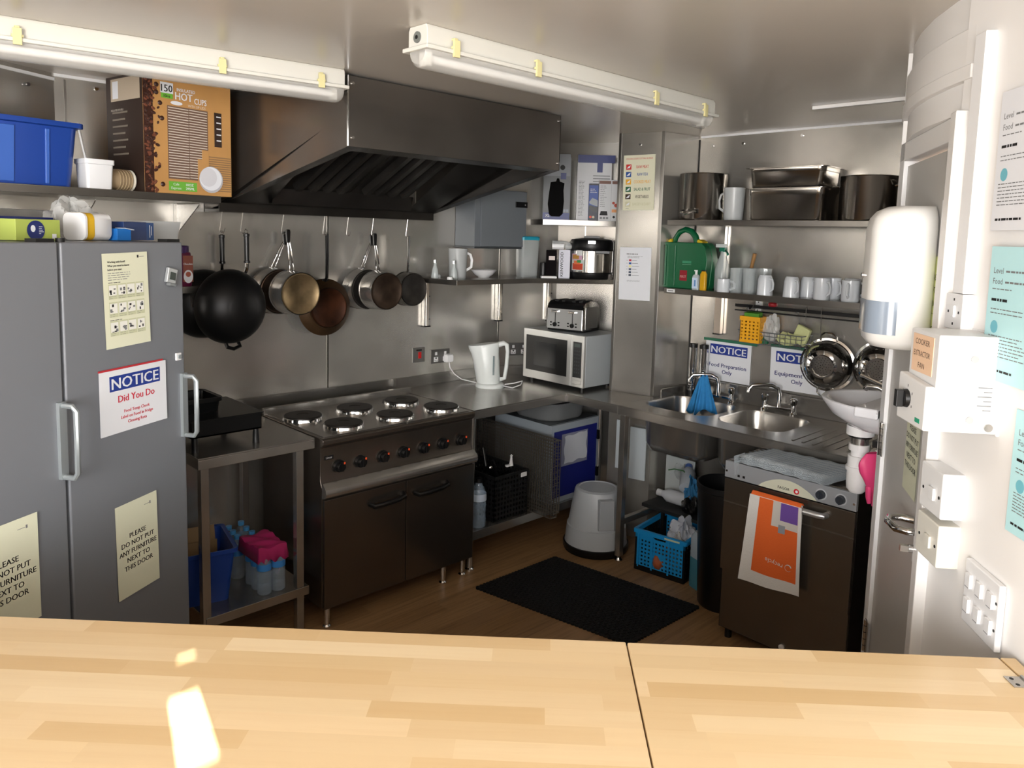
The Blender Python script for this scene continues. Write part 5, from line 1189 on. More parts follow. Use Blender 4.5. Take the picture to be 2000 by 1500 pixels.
# perforated front and sides as lattices
def lattice(m, x0, x1, z0, z1, nx, nz, mat, y0, y1, hx=.5, M=None):
    cw = (x1-x0)/nx; ch = (z1-z0)/nz; bw = cw*(1-hx); bh = ch*(1-hx)
    for i in range(nx+1):
        x = x0+i*cw; m.box(max(x0, x-bw/2), min(x1, x+bw/2), y0, y1, z0, z1, mat, M)
    for j in range(nz+1):
        z = z0+j*ch; m.box(x0, x1, y0+.0003, y1-.0003, max(z0, z-bh/2), min(z1, z+bh/2), mat, M)
lattice(m, -W_, W_, .012, H_-.02, 5, 6, YEP, -D_, -D_+.003, .42); lattice(m, -D_, D_, .012, H_-.02, 4, 6, YEP, 0, .003, .42, T(-W_, 0, 0, -90)); lattice(m, -D_, D_, .012, H_-.02, 4, 6, YEP, 0, .003, .42, T(W_, 0, 0, -90))
m.box(-W_, W_, -D_, D_, 0, .012, YEP).box(-W_-.003, W_+.003, -D_-.003, -D_+.002, H_-.022, H_, YEP).box(-W_-.003, W_+.003, D_-.002, D_+.003, 0, H_, YEP).box(-W_-.003, -W_+.002, -D_, D_, H_-.022, H_, YEP).box(W_-.002, W_+.003, -D_, D_, H_-.022, H_, YEP)
m.o('basket_body', t); MB().tube([(0, D_, H_-.01), (0, D_-.01, H_+.06), (0, -.015, H_+.065), (0, -.02, H_+.045)], .0025, CHR, 6).o('hook', t)
MB().box(-.045, .045, -.025, .02, .0, .045, mt('#4f8a2a', .7, bump=.3, bscale=80), T(0, 0, 0, 0, 8)).o('green_sponge', loc=(3.87, 2.098, 1.398), rz=-90, label='green scouring sponge sticking out of the yellow basket', cat='sponge', bev=.004)
t = thing('wire_basket', 'small dark wire basket hanging from the rail with cloths', 'basket', (3.90, 1.985, 1.270), -90)
m = MB(); WX, WD, WH = .175, .05, .070
for z, e in ((0, .0), (.025, .004), (.05, .008), (WH, .012)): m.tube([(-WX-e, -WD-e, z), (WX+e, -WD-e, z), (WX+e, WD+e, z), (-WX-e, WD+e, z)], .0018 if z < WH else .003, GRY, 6, closed=True)
for k in range(13):
    x = -WX+2*WX*k/12; m.tube([(x*1.06, -WD-.012, WH), (x, -WD, 0), (x, WD, 0), (x*1.06, WD+.012, WH)], .0016, GRY, 5)
for x in (-WX, .12): m.tube([(x, WD+.0, WH), (x, WD-.02, WH+.09), (x, WD-.045, WH+.13), (x, WD-.06, WH+.115)], .002, GRY, 5)
m.o('wire_frame', t)
bag('clear_bag', 'clear plastic bag of scourers between yellow basket and cloths', (3.885, 2.0, 1.285), 0, .04, .045, .13, CLR, 9)
SPG = mt('#c5c992', .85, name='pale_green_cloth', bump=.3, bscale=90)
bag('pale_cloth', 'pale yellow-green cloth bunched in the wire basket', (3.895, 1.905, 1.275), 0, .04, .05, .06, SPG, 4, 'cloth', rough=.3)
MB().box(-.04, .04, -.015, .015, 0, .10, SPG, T(0, 0, 0, 0, 0, 22)).o('pale_sponge', loc=(3.90, 1.850, 1.295), rz=-90, label='pale green sponge standing at the right of the wire basket', cat='sponge', bev=.008)
MB().lathe([(0, 0), (.02, 0), (.022, .03), (.01, .045), (0, .046)], mt('#1a5a3e', .6), seg=14).o('dark_green_scourer', loc=(3.885, 2.035-.005, 1.2735), label='dark green scourer at the bottom of the wire basket', cat='scourer')
for i, (y, L, lb) in enumerate(((1.812, .10, 'thin steel hook on the rail left of the colanders'), (1.729, .13, 'steel hook carrying the left colander'), (1.475, .16, 'steel hook carrying the right colander'))):
    MB().tube([(.0, .0, .002)]+[(.010*cos(R(a))-.010+.010, 0, .006+.010*sin(R(a))) for a in (0, 40, 90, 140, 180)]+[(-.010, 0, -.02), (-.003, 0, -L+.03), (-.003, 0, -L+.010), (.006, 0, -L), (.014, 0, -L+.010)], .002, STL, 6).o('s_hook', loc=(3.902, y, 1.480), rz=0, label=lb, cat='hook', group='hooks on the black rail')
def colander(label, y, z, tilt):
    t = thing('colander', label, 'colander', (3.955, y, z), -90, 'steel colanders', rot=(0, 0, R(-90+tilt)))
    M = Matrix.Rotation(R(90), 4, 'X'); r = .130
    pr = [(r+.012, 0), (r+.012, .003), (r, .005)]+[(r*sin(R(a))**.8, .105*cos(R(a))) for a in range(80, 30, -8)]+[(.07, .092), (.062, .095), (.060, .108), (.052, .108), (.050, .096), (0, .096)]
    MB().lathe(pr, CHR, M, 44).lathe([(r+.012, -.001), (r-.004, 0)]+[(r*.975*sin(R(a))**.8, .102*cos(R(a))) for a in range(80, 30, -10)]+[(0, .092)], CHR, M, 44).o('bowl', t, smooth=50)
    m = MB()
    for rr, nn_ in ((.010, 5), (.022, 10), (.034, 15), (.046, 20)):
        for k in range(nn_): a = 2*pi*k/nn_; m.disc(rr*cos(a), rr*sin(a), .0022, DRK, -.0968, seg=6)
    for k in range(16):
        a = 2*pi*k/16
        for q, yy in ((.097, -.073), (.113, -.053)): m.lathe([(0, .0), (.0035, 0)], DRK, Matrix.Translation((q*cos(a)*1.012, yy*1.01-.002, q*sin(a)*1.012)) @ Vector((cos(a)*.6, -.8, sin(a)*.6)).to_track_quat('Z', 'Y').to_matrix().to_4x4(), 6)
    m.o('perforations', t)
    for s in (1, -1):
        m = MB(); m.tube([(-.042, -.004, s*(r-.004)), (-.040, -.012, s*(r+.022)), (-.02, -.016, s*(r+.040)), (.02, -.016, s*(r+.040)), (.040, -.012, s*(r+.022)), (.042, -.004, s*(r-.004))], .004, CHR, 8); m.o('handle', t)
    return t
colander('steel colander hanging on the rail in front of the Equipment notice', 1.705, 1.195, 8)
colander('steel colander at right end of the rail behind the dispenser', 1.425, 1.215, 8)

# ------------------------------------------------------------------ below the worktop
t = thing('insulated_box', 'blue and silver insulated box with a paper under the worktop', 'box', (3.245, 3.022, .220))
SIL = mt('#a9b3bc', .4, .3, 'silver_trim'); DBL = mt('#1b2370', .4, name='deep_blue_panel')
MB().box(0, .435, 0, .50, 0, .485, SIL).box(-.001, .436, .02, .48, .485, .488, mt('#5a5f63', .3, .8)).o('case', t, bev=.004)
MB().box(.022, .413, -.006, 0, .035, .445, DBL).o('door', t, bev=.002); MB().box(-.004, 0, .05, .45, .05, .42, mt('#8e979f', .4, .3)).o('side_panel', t)
m = MB().box(.418, .433, -.014, 0, .10, .16, BLK).box(.418, .433, -.014, 0, .34, .40, BLK); m.o('hinge', t)
m = MB().grid(lambda u, v: (.105+.205*u+.006*sin(9*v), -.0075-.003*(sin(7*u+3*v)+1), .235+.17*v+.012*u+.004*sin(12*u)), 12, 10, mt('#c3c7d0', .5)); m.grid(lambda u, v: (.085+.24*u, -.0068, .222+.20*v), 1, 1, mt('#b9bdd0', .15, alpha=.5)); m.o('paper_label', t, label='crumpled white paper in clear film')
MB().loft([[(a*k, b*k, z) for a, b in rrect(-.19, .19, -.19, .19, .12, 8)] for z, k in ((0, .90), (.012, .94), (.105, 1.0), (.11, 1.04), (.11, 1.0), (.014, .9))], mt('#a3a6a8', .33, .6, 'dish_steel')).o('steel_basin', loc=(3.455, 3.245, .7085), label='rounded steel basin on top of the insulated box', cat='basin', smooth=60)
# wire racks leaning
WIR = mt('#827c73', .33, .7, 'wire_steel')
def rack(label, x, y0, y1, z0, z1, dx_, sp=.019):
    t = thing('wire_rack', label, 'rack', (x, y0, z0), 0, 'wire oven baskets')
    L, Hh = y1-y0, z1-z0
    for side, xx in enumerate((0, dx_)):
        m = MB()
        ny = int(L/sp); nz = int(Hh/sp)
        for k in range(ny+1): m.box(xx-.001, xx+.001, L*k/ny-.001, L*k/ny+.001, 0, Hh, WIR)
        for k in range(nz+1): m.box(xx-.0009, xx+.0009, 0, L, Hh*k/nz-.0009, Hh*k/nz+.0009, WIR)
        m.o('mesh_panel', t)
    m = MB()
    for xx in (0, dx_): m.tube([(xx, 0, 0), (xx, L, 0), (xx, L, Hh), (xx, 0, Hh)], .0038, WIR, 6, closed=True)
    for y, z in ((0, 0), (0, Hh), (L, 0), (L, Hh)): m.tube([(0, y, z), (dx_, y, z)], .003, WIR, 6)
    for k in range(1, 12): m.box(0, dx_, -.001, .001, Hh*k/12-.001, Hh*k/12+.001, WIR)
    m.o('frame', t); return t
rack('wire basket standing on edge, nearer the cooker', 3.085, 2.86, 3.52, .2225, .675, .045)
rack('wire basket standing on edge, against the insulated box', 3.150, 2.90, 3.52, .2225, .655, .045)
# black crate with pans
t = thing('black_crate', 'black folding crate full of pans under the worktop', 'crate', (2.80, 3.03, .220))
m = MB()
BK2 = mt('#141415', .45, name='crate_black')
for (ax, x0, x1, yy) in (('x', 0, .26, 0), ('x', 0, .26, .357)): lattice(m, x0, x1, .0, .25, 11, 9, BK2, yy, yy+.004, .5)
for xx in (0, .257): lattice(m, 0, .36, 0, .25, 14, 9, BK2, -.004, 0, .5, T(xx, 0, 0, 90))
m.box(0, .26, 0, .36, 0, .006, BK2)
for a in ((-.004, .264, -.006, .006), (-.004, .264, .355, .367), (-.005, .006, 0, .36), (.254, .266, 0, .36)): m.box(*a, .245, .262, BK2)
m.o('crate_body', t); MB().box(.20, .245, -.008, -.004, .225, .25, WPL).o('price_tag', t, label='white tag')
for i, (x, y, z, r, rx, ry, lb) in enumerate(((2.90, 3.20, .37, .105, 62, 10, 'black frying pan standing steeply in the black crate'), (2.94, 3.14, .36, .095, 75, -25, 'dark pan leaning to the right in the black crate'))):
    t = thing('crate_pan', lb, 'frying pan', (x, y, z), rot=(R(rx), R(ry), R(20)), group='pans in the black crate')
    MB().lathe([(0, 0), (r*.8, 0), (r, .035), (r+.003, .037), (r-.003, .035), (r*.78, .004), (0, .004)], IRN, seg=30).o('pan_body', t); MB().cyl((0, r, .03), (0, r+.11, .05), .010, HB).o('handle', t)
t = thing('spray_nozzle', 'small white pump nozzle sticking out of the black crate', 'nozzle', (3.02, 3.13, .485))
MB().lathe([(0, 0), (.014, 0), (.010, .02), (.006, .05), (.009, .06), (0, .068)], WPL, seg=14).box(-.04, .0, -.006, .006, -.002, .010, WPL).o('nozzle', t)
MB().lathe([(0, -.012), (.010, -.008), (.013, 0), (.010, .008), (0, .012)], CHR, seg=14).o('steel_ball_knob', loc=(2.79, 3.06, .535), label='small bright metal knob at left of the black crate', cat='knob')
bottle_proto('clear bottle with a pale label beside the cooker on the under shelf', (2.70, 3.05, .2205), None, mt('#b9c6d6', .4), BLK, 1.35)
# boards leaning against column
for i, (x, y, w_, z0, z1, rz) in enumerate(((3.632, 2.800, .035, .43, .73, -75.5), (3.664, 2.690, .085, .38, .70, -75.5))):
    MB().box(-w_/2-.01, w_/2+.01, -.010, -.002, 0, z1-z0, mt('#c3ccd2', .5)).o('white_board', loc=(x-.004, y, z0), rz=rz, label=['narrow white board strip on the column below the worktop', 'white board panel on the column behind the sink leg'][i], cat='board', group='white boards below the worktop', bev=.001)
MB().box(-.10, .10, -.010, 0, 0, .25, mt('#b9c0c2', .5)).o('white_board', loc=(3.80, 2.475, .2855), rz=-90, label='pale board standing behind the pile of cleaning bottles', cat='board', bev=.001)
# low shelf with cleaning things
t = thing('low_shelf', 'dark low shelf under the sinks behind the blue crate', 'shelf', (3.35, 1.95, 0))
MB().box(.22, .53, 0, .63, .265, .285, mt('#232426', .5)).o('shelf_board', t); 
for x in (.25, .50):
    for y in (.03, .5): MB().cyl((x, y, 0), (x, y, .265), .012, BLK).o('leg', t)
for i, (x, y, z, ln, r, rz, ry, c, lb) in enumerate(((3.68, 2.42, .335, .19, .040, 100, 86, '#c6cbd2', 'white bottle lying lowest in the pile under the sinks'), (3.70, 2.36, .46, .16, .043, 30, 60, '#b9c2cc', 'white bottle tilted at the back of the pile under the sinks'), (3.66, 2.20, .43, .15, .036, 70, 70, '#c9ced6', 'white capped bottle to the right of the pile'))):
    t = thing('cleaning_bottle', lb, 'bottle', (x, y, z), rot=(0, R(ry), R(rz)), group='cleaning bottles under the sinks')
    MB().lathe([(0, -ln*.5), (r, -ln*.48), (r, ln*.25), (r*.5, ln*.42), (r*.45, ln*.5)], mt(c, .4), seg=20).o('bottle_body', t)
    MB().lathe([(r*.5, ln*.46), (r*.5, ln*.62), (0, ln*.63)], mt('#4a66a8' if i == 1 else '#d9dce0', .4), seg=14).o('cap', t)
bag('blue_cloth_bundle', 'crumpled mid-blue cloth in the pile under the sinks', (3.66, 2.30, .33), 20, .05, .04, .13, mt('#2c6f9e', .8), 12, 'cloth', rough=.35)
bag('white_bag', 'crumpled white and clear bag in the pile under the sinks', (3.80, 2.44, .40), 20, .06, .06, .10, mt('#b9c0c2', .3, alpha=.8), 13)
MB().tube([(0, 0, 0), (.0, -.04, .015), (.0, -.10, .02), (.01, -.14, -.01), (0, -.18, -.04)], .004, mt('#3f6b46', .6), 6).o('plant_cane', loc=(3.68, 2.48, .485), label='thin green cane sticking out of the pile under the sinks', cat='cane')
bag('black_bag', 'small black bag on the low shelf under the pile', (3.62, 2.28, .285), 20, .05, .05, .09, BLK, 15, rough=.3)
# step stool
t = thing('step_stool', 'round white kick step stool standing behind the sink leg', 'stool', (3.385, 2.768, 0), -42)
STW_ = mt('#b4bac0', .35, name='stool_white')
MB().lathe([(.170, .012), (.176, .02), (.176, .05), (.168, .052)], BLK, seg=44).lathe([(0, .004), (.17, .004), (.172, .012), (0, .012)], BLK, seg=44).o('rubber_ring', t)
MB().lathe([(.168, .05), (.166, .06), (.158, .16), (.152, .165), (.122, .372), (.118, .385), (.10, .392), (.095, .387), (0, .387)], STW_, seg=56).o('stool_body', t, smooth=30)
MB().xz([(-.045, .175), (.045, .175), (.04, .36), (-.04, .36)], -.157, -.110, mt('#aab0b6', .4), T(0, 0, 0, 12)).o('moulded_panel', t, bev=.006)
t.scale = (1.10, 1.10, .95)
# blue folding crate
t = thing('folding_crate', 'bright blue and black folding crate with clutter under sinks', 'crate', (3.330, 2.440, 0), -82.5)
CY = mt('#1f97de', .35, name='cyan_plastic'); w_, d_, h_ = .302, .355, .235
m = MB(); m.box(0, w_, 0, d_, 0, .012, BLK)
lattice(m, .012, w_-.012, .03, .185, 13, 7, CY, 0, .004, .5); lattice(m, .012, w_-.012, .03, .185, 13, 7, CY, d_-.004, d_, .5)
m.box(.11, .19, -.001, .005, .10, .125, CY).box(.018, .026, -.003, .003, .02, h_, CY).box(w_/2-.05, w_/2-.04, -.003, .003, .02, h_-.02, CY).box(w_/2+.05, w_/2+.06, -.003, .003, .02, h_-.02, CY)
m.xz([(.0, .185), (w_, .185), (w_, .215), (w_*.66, .215), (w_*.60, .198), (w_*.40, .198), (w_*.34, .215), (0, .215)], 0, .004, CY)
m.box(0, w_, d_-.004, d_, .185, .215, CY)
m.o('front_and_back', t, label='bright blue lattice panels')
m = MB(); 
for xx in (.0, w_-.003): lattice(m, .01, d_-.01, .012, .21, 10, 7, BLK, -.004, 0, .5, T(xx+.001, 0, 0, 90))
m.box(0, w_, -.002, .004, 0, .03, BLK)
for x in (0, w_-.012):
    for y in (0, d_-.012): m.box(x, x+.012, y, y+.012, 0, .21, BLK)
m.o('side_panels', t, label='black folding sides')
m = MB()
for a in ((-.006, w_+.006, -.008, .008), (-.006, w_+.006, d_-.008, d_+.008), (-.008, .010, 0, d_), (w_-.010, w_+.008, 0, d_)): m.box(*a, .212, h_, CY)
m.box(w_*.60, w_*.9, -.0095, -.008, .219, .229, mt('#d7dfc0', .5)); m.o('rim', t, bev=.003)
def inC(x, y, z): a = R(-82.5); return (3.330+cos(a)*x-sin(a)*y, 2.440+sin(a)*x+cos(a)*y, z)
bag('white_plastic_bag', 'crumpled white plastic bag on top inside the blue crate', inC(.21, .17, .10), 20, .09, .075, .16, mt('#b9c0cc', .35), 21, rough=.3)
bag('orange_packet', 'orange packet seen through the lattice of the blue crate', inC(.14, .07, .014), 10, .09, .045, .12, mt('#b5623f', .5), 22, 'packet', rough=.1)
bag('clear_bag', 'clear rumpled bag near the front inside the blue crate', inC(.22, .07, .014), 10, .05, .045, .19, CLR, 24)
# blue liquid container
t = thing('liquid_container', 'tall translucent container of blue liquid beside the bin', 'container', (3.425, 2.060, 0), -20)
CTR = mt('#aebfcc', .3, name='translucent_plastic'); LIQ = mt('#4a8ea6', .3, name='blue_liquid')
MB().loft([rrect(-.06, .06, -.055, .055, .025, 4, z) for z in (.165, .27)]+[rrect(-.045, .045, -.04, .04, .02, 4, .30)]+[rrect(-.02, .02, -.02, .02, .01, 4, .305)], CTR).loft([rrect(-.058, .058, -.053, .053, .024, 4, 0)]+[rrect(-.06, .06, -.055, .055, .025, 4, z) for z in (.01, .165)], LIQ).o('container_body', t); MB().cyl((0, 0, .304), (0, 0, .33), .022, WPL).o('cap', t)
# black bin
t = thing('waste_bin', 'tall round black waste bin left of the dishwasher', 'bin', (3.335, 1.895, 0))
BINM = mt('#101012', .35, name='bin_black', bump=.2, bscale=6)
MB().lathe([(0, 0), (.112, 0), (.118, .01), (.145, .60), (.150, .605), (.150, .632), (.143, .632), (.140, .60), (.112, .02), (0, .02)], BINM, seg=44).o('bin_body', t)
# dishwasher
t = thing('dishwasher', 'brown-grey steel commercial dishwasher with a grey control strip', 'dishwasher', (3.035, 1.440, 0), -90)
DWS = steel('dishwasher_steel', '#7c756c', .26, (30, 1, 1), .08, .12, 2); DWG = mt('#9da1a6', .35, .3, 'control_grey')
MB().box(-.295, .295, .008, .60, .05, .842, mt('#3c3834', .35, .8)).box(-.295, .295, .012, .59, .838, .846, STD).o('body', t, bev=.003)
MB().box(-.29, .29, .004, .012, .055, .335, DWS).o('kick_panel', t, bev=.002)
d = MB().box(-.293, .293, -.012, .008, .338, .765, DWS).box(-.293, .293, -.0125, -.010, .655, .662, mt('#5c544b', .4, .6)).o('door', t, bev=.003)
m = MB(); m.tube([(-.125, -.012, .725), (-.120, -.038, .725), (-.10, -.045, .725), (.155, -.045, .725), (.175, -.038, .725), (.18, -.012, .725)], .013, mt('#b9bbbd', .3, .8), 10, flat=.8); m.o('door_handle', d)
p = MB().box(-.295, .295, -.012, .008, .770, .845, DWG).o('control_panel', t, bev=.002)
m = MB(); pts = [(-.13+.265*k/16, .771+.055*sin(pi*k/16)**.8) for k in range(17)]; m.xz(pts, -.0132, -.0121, mt('#c9cbb8', .4)); m.text('FAGOR', -.012, .783, .0115, INK, y=-.0136, bold=True)
m.disc(.045, .788, .012, mt('#c8202c', .4), -.0136); m.disc(.046, .788, .006, WHT, -.0139); m.o('maker_badge', p, label='pale arc with FAGOR and a red disc')
for x in (.150, .232):
    k = MB().cyl((x, -.012, .805), (x, -.030, .805), .019, mt('#2b3038', .35), .017, 24).box(x-.003, x+.003, -.034, -.018, .788, .822, mt('#2b3038', .35)).o('knob', p, bev=.0008)
    MB().disc(x, .805, .024, mt('#b9bdc2', .4), -.0124).o('dial_ring', p)
for x in (-.225, -.20): MB().box(x-.005, x+.005, -.0145, -.012, .784, .794, BLK).o('button', p)
m = MB()
for x in (-.285, .285): m.cyl((x, -.012, .80), (x, -.014, .80), .005, CHR, seg=10)
m.o('screws', p)
for x in (-.26, .26):
    for y in (.04, .55): MB().cyl((x, y, 0), (x, y, .05), .016, BLK).o('foot', t)
MB().lathe([(0, -.006), (.012, -.004), (.013, .004), (0, .006)], WPL, Matrix.Translation((.02, 0, .08)) @ Matrix.Rotation(R(90), 4, 'X'), 16).o('drain_cap', t, label='small white cap low on the front')
# tea towel on the handle
t = thing('tea_towel', 'orange and white recycle tea towel hanging on dishwasher handle', 'tea towel', (3.035, 1.440, 0), -90)
TOW = mt('#dcdad6', .85, name='towel_white', bump=.15, bscale=150); TOR = mt('#e2672a', .85, name='towel_orange', bump=.15, bscale=150); TPU = mt('#6a4a9a', .8)
def tw(u, v, e=0):
    x = -.140+.235*u-(1-v)*.030*(1-u)+.010*(1-v)*u; z = .742-.395*(1-v)-.0+(.012*u if v < .05 else 0)
    y = -.0605-e-.008*sin(3.1*u+1)*(1-v)+.004*sin(9*u+2*v)*(1-v)
    return (x, y, z)
m = MB().grid(lambda u, v: tw(u, v), 20, 20, TOW)
m.grid(lambda u, v: tw(.20+.74*u, .15+.845*v, .0010), 18, 16, TOR)
m.grid(lambda u, v: tw(.47+.47*u, .72+.275*v, .0017), 8, 6, mt('#c9c4bd', .8)); m.grid(lambda u, v: tw(.62+.32*u, .80+.195*v, .0022), 6, 4, TPU)
m.grid(lambda u, v: tw(.60+.12*u, .66+.09*v, .0022), 3, 3, mt('#8a8f96', .7)); 
for c0, rr, col in ((.5, .018, TOW), (.5, .011, TOR)):
    pass
m.o('hanging_front', t, smooth=80)
m = MB(); c_ = tw(.80, .26, .0)
m.text('recycle', 0, 0, .020, TOW, M=T(c_[0]-.055, -.0765, c_[2]+.035, 0, 0, 186), y=.004)
m.tube([(c_[0]+.010+.014*cos(R(a)), -.0745, c_[2]+.024+.014*sin(R(a))) for a in range(20, 330, 25)], .0022, TOW, 6, flat=.3); m.o('recycle_print', t, label='white upside-down recycle lettering and arrow')
MB().grid(lambda u, v: (-.135+.225*u, -.0605+.032*v+.0, .742+.014*sin(pi*v)), 10, 8, TOR).grid(lambda u, v: (-.13+.215*u, -.029, .742-.30*(1-v)), 4, 4, TOW).o('folded_back', t, smooth=80)
# folded striped cloth on dishwasher
STR = mt('#c3ccd3', .9, name='waffle_cloth', bump=.6, bscale=220)
def fc(zb, dz):
    def f(u, v):
        edge = (1-abs(2*u-1)**8)*(1-abs(2*v-1)**8)
        return (-.175+.40*u+.03*v, -.02+.26*v+.0, zb+dz*edge+.002*sin(30*u)+.003*sin(5*v+3*u))
    return f
m = MB()
for k in range(4): m.grid(fc(.850+.009*k, .009), 30, 20, STR)
for k in range(4): m.grid(lambda u, v, k=k: (-.175-.006*k+.008*v, -.02+.09*u, .862+.004*k-(.06+.01*k)*v*(1-.5*u)), 6, 6, STR)
SB = mt('#7f98b4', .9)
for k in range(7): m.grid(lambda u, v, k=k: (-.16+.40*u+.03*(.1+.12*k), -.02+.26*(.1+.12*k)+.004*v, .8895+.003*sin(30*u)*0+.003*sin(5*(.1+.12*k)+3*u)), 20, 1, SB)
m.o('folded_cloth', loc=(3.035, 1.50, 0), rz=-92, label='folded pale striped dishcloth lying on top of the dishwasher', cat='cloth', smooth=60)
# mat
t = MB(); rg = random.Random(2)
a0, a1, a2, a3 = Vector((3.09, 2.82)), Vector((3.205, 1.94)), Vector((2.655, 1.955)), Vector((2.50, 2.83))
MAT = mt('#101012', .75, name='rubber_mat', bump=1.0, bscale=120)
def mtp(u, v): return a0*(1-u)*(1-v)+a1*u*(1-v)+a2*u*v+a3*(1-u)*v
edge = []
for p, q in ((a0, a1), (a1, a2), (a2, a3), (a3, a0)):
    n_ = int((q-p).length/.022); dd = (q-p)/n_; nn = Vector((-dd.y, dd.x)).normalized()
    for k in range(n_):
        for s, e in ((.0, 0), (.3, .005), (.7, .005)): e_ = p+dd*(k+s)+nn*e; edge.append((e_.x, e_.y))
t.prism(edge, 0, .010, MAT)
for i in range(34):
    for j in range(20):
        p = mtp((i+.5+.5*(j % 2))/35, (j+.5)/20); t.box(p.x-.010, p.x+.010, p.y-.004, p.y+.004, .010, .0135, MAT)
t.o('floor_mat', label='black rubber mat lying on the kitchen floor', cat='mat', kind=None)
# hand basin
t = thing('hand_basin', 'small white hand basin on the end wall by the door', 'basin', (2.99, 1.0, 1.24), 180)
BAS = mt('#e4e5ea', .12, name='basin_ceramic')
def bs(k, z, kx=1): return [(.225*kx*cos(R(a))*k*(1.0), -.285*k*max(0.0, sin(R(a)))**.85-(.0 if 0 else 0), z) for a in range(0, 181, 9)]
MB().loft([[(x, y, z-.115) for x, y, z in bs(.35, 0)], [(x, y, z-.10) for x, y, z in bs(.6, 0)], [(x, y, z-.055) for x, y, z in bs(.86, 0)], bs(.98, -.012), bs(1.0, 0), bs(.985, .004), bs(.90, .001), [(x, y-.012, z) for x, y, z in bs(.80, -.035)], [(x, y-.02, z) for x, y, z in bs(.5, -.075)]], BAS).o('bowl', t, smooth=60)
MB().box(-.225, .225, -.085, .0, -.03, .008, BAS).o('back_ledge', t, bev=.008, seg=3)
MB().cyl((.0, -.05, .008), (.0, -.05, .045), .018, CHR).tube([(0, -.05, .035), (0, -.085, .050), (0, -.125, .048), (0, -.135, .035)], .011, CHR, 10).tube([(0, -.05, .045), (.0, -.07, .062), (.0, -.14, .085), (0, -.155, .088)], .007, CHR, 8).o('tap', t)
t = thing('bottle_trap', 'white plastic waste trap hanging below the hand basin', 'pipe', (3.0, 1.0, 0), 180)
m = MB().cyl((0, -.143, 1.128), (0, -.143, 1.092), .052, WPL).cyl((0, -.143, 1.092), (0, -.143, 1.083), .044, BLK).cyl((0, -.143, 1.083), (0, -.143, 1.055), .034, STL).cyl((0, -.143, 1.055), (0, -.143, 1.030), .040, WPL, seg=10).cyl((0, -.143, 1.030), (0, -.143, 1.008), .030, WPL).cyl((0, -.143, 1.008), (0, -.143, .965), .040, WPL).cyl((0, -.143, .965), (0, -.143, .950), .046, WPL)
m.lathe([(0, .858), (.025, .86), (.038, .875), (.040, .90), (.040, .952)], WPL, T(0, -.143, 0), 24); m.o('trap_body', t)
MB().cyl((0, -.10, .985), (0, -.0, .985), .019, WPL).cyl((0, -.105, .985), (0, -.085, .985), .027, WPL, seg=12).o('outlet_pipe', t)
MB().box(.01, .03, -.085, -.02, 1.06, 1.085, BLK).cyl((.0, -.06, 1.05), (.0, -.06, 1.12), .008, BLK).o('valve', t)
t = MB(); PKG = mt('#e0447c', .45, name='pink_rubber')
def gl(u, v):
    a = 2*pi*u; w_ = (.040+.016*sin(pi*v*.9)+.004*sin(3*a+9*v)); f = 1-.55*max(0, v-.55)/.45
    return (w_*cos(a)*f+.012*sin(5*v), (.014+.010*sin(pi*v))*sin(a), -.02-.16*v+.008*cos(a)*sin(4*v))
t.grid(gl, 22, 18, PKG)
for k in range(3): t.tube([(-.022+.020*k, 0, -.15), (-.026+.022*k, .004, -.19), (-.024+.020*k, .006, -.225+.012*abs(k-1))], [.013, .012, .008], PKG, 8)
t.o('rubber_glove', loc=(2.915, 1.050, 1.075), rz=150, label='pink rubber glove hanging beside the basin waste trap', cat='glove', smooth=80)
MB().cyl((0, 0, 0), (0, .05, 0), .004, CHR).o('glove_peg', loc=(2.915, 1.0, 1.062), label='thin metal peg holding the pink glove', cat='peg')

# ------------------------------------------------------------------ door side
def dm(s, o, z): p = dp(s, o, z); return p
t = thing('paper_dispenser', 'large white rounded paper towel dispenser mounted on the door', 'dispenser', dm(.205, -.012, 1.545), 211)
DSP = mt('#e7e6e3', .22, name='dispenser_white'); SMK = mt('#8b97a6', .12, name='smoky_window')
def ds(e, z, k=1): return [(x, y*k, z) for x, y in rrect(-.105+e, .105-e, -.165+e, 0, min(.068, .103-e), 8)]
MB().loft([ds(.05, 0), ds(.022, .006), ds(.006, .025), ds(0, .06), ds(0, .33), ds(.006, .36), ds(.020, .380), ds(.045, .392), ds(.07, .395)], DSP).o('cover', t, smooth=50)
q_ = [ds(-.0013, z) for z in (.045, .135)]; n_ = len(q_[0])//4
st = [l[3*n_:]+l[:n_] for l in q_]; k_ = len(st[0])
MB().add(st[0]+st[1], [(i, i+1, k_+i+1, k_+i) for i in range(k_-1)], SMK).o('window', t, label='smoky grey window', smooth=60)
MB().cyl((-.03, -.165, .20), (-.03, -.171, .20), .009, CHR).cyl((-.03, -.171, .20), (-.03, -.172, .20), .004, DRK).o('lock', t)
def d_door(m, w, h):
    for i, s in enumerate(('PLEASE', 'DO NOT PUT', 'ANY FURNITURE', 'NEXT TO', 'THIS DOOR')): m.text(s, 0, h*(.28-.12*i), .0165, INK, bold=True, maxw=w*.9)
F_ = mt('#d2d4bb', .5, name='aged_yellow_paper'); FY = mt('#dfe39f', .5, name='bright_yellow_paper')
paper('door_notice', 'pale yellow furniture warning sheet half hidden behind the dispenser', dm(.155, -.0105, 1.66), 211, .19, .29, FY, d_door, group='yellow sheets on the door')
paper('door_notice', 'faded yellow sheet with text on the door above the handle', dm(.235, -.0105, 1.235), 211, .15, .235, F_, d_door, group='yellow sheets on the door')
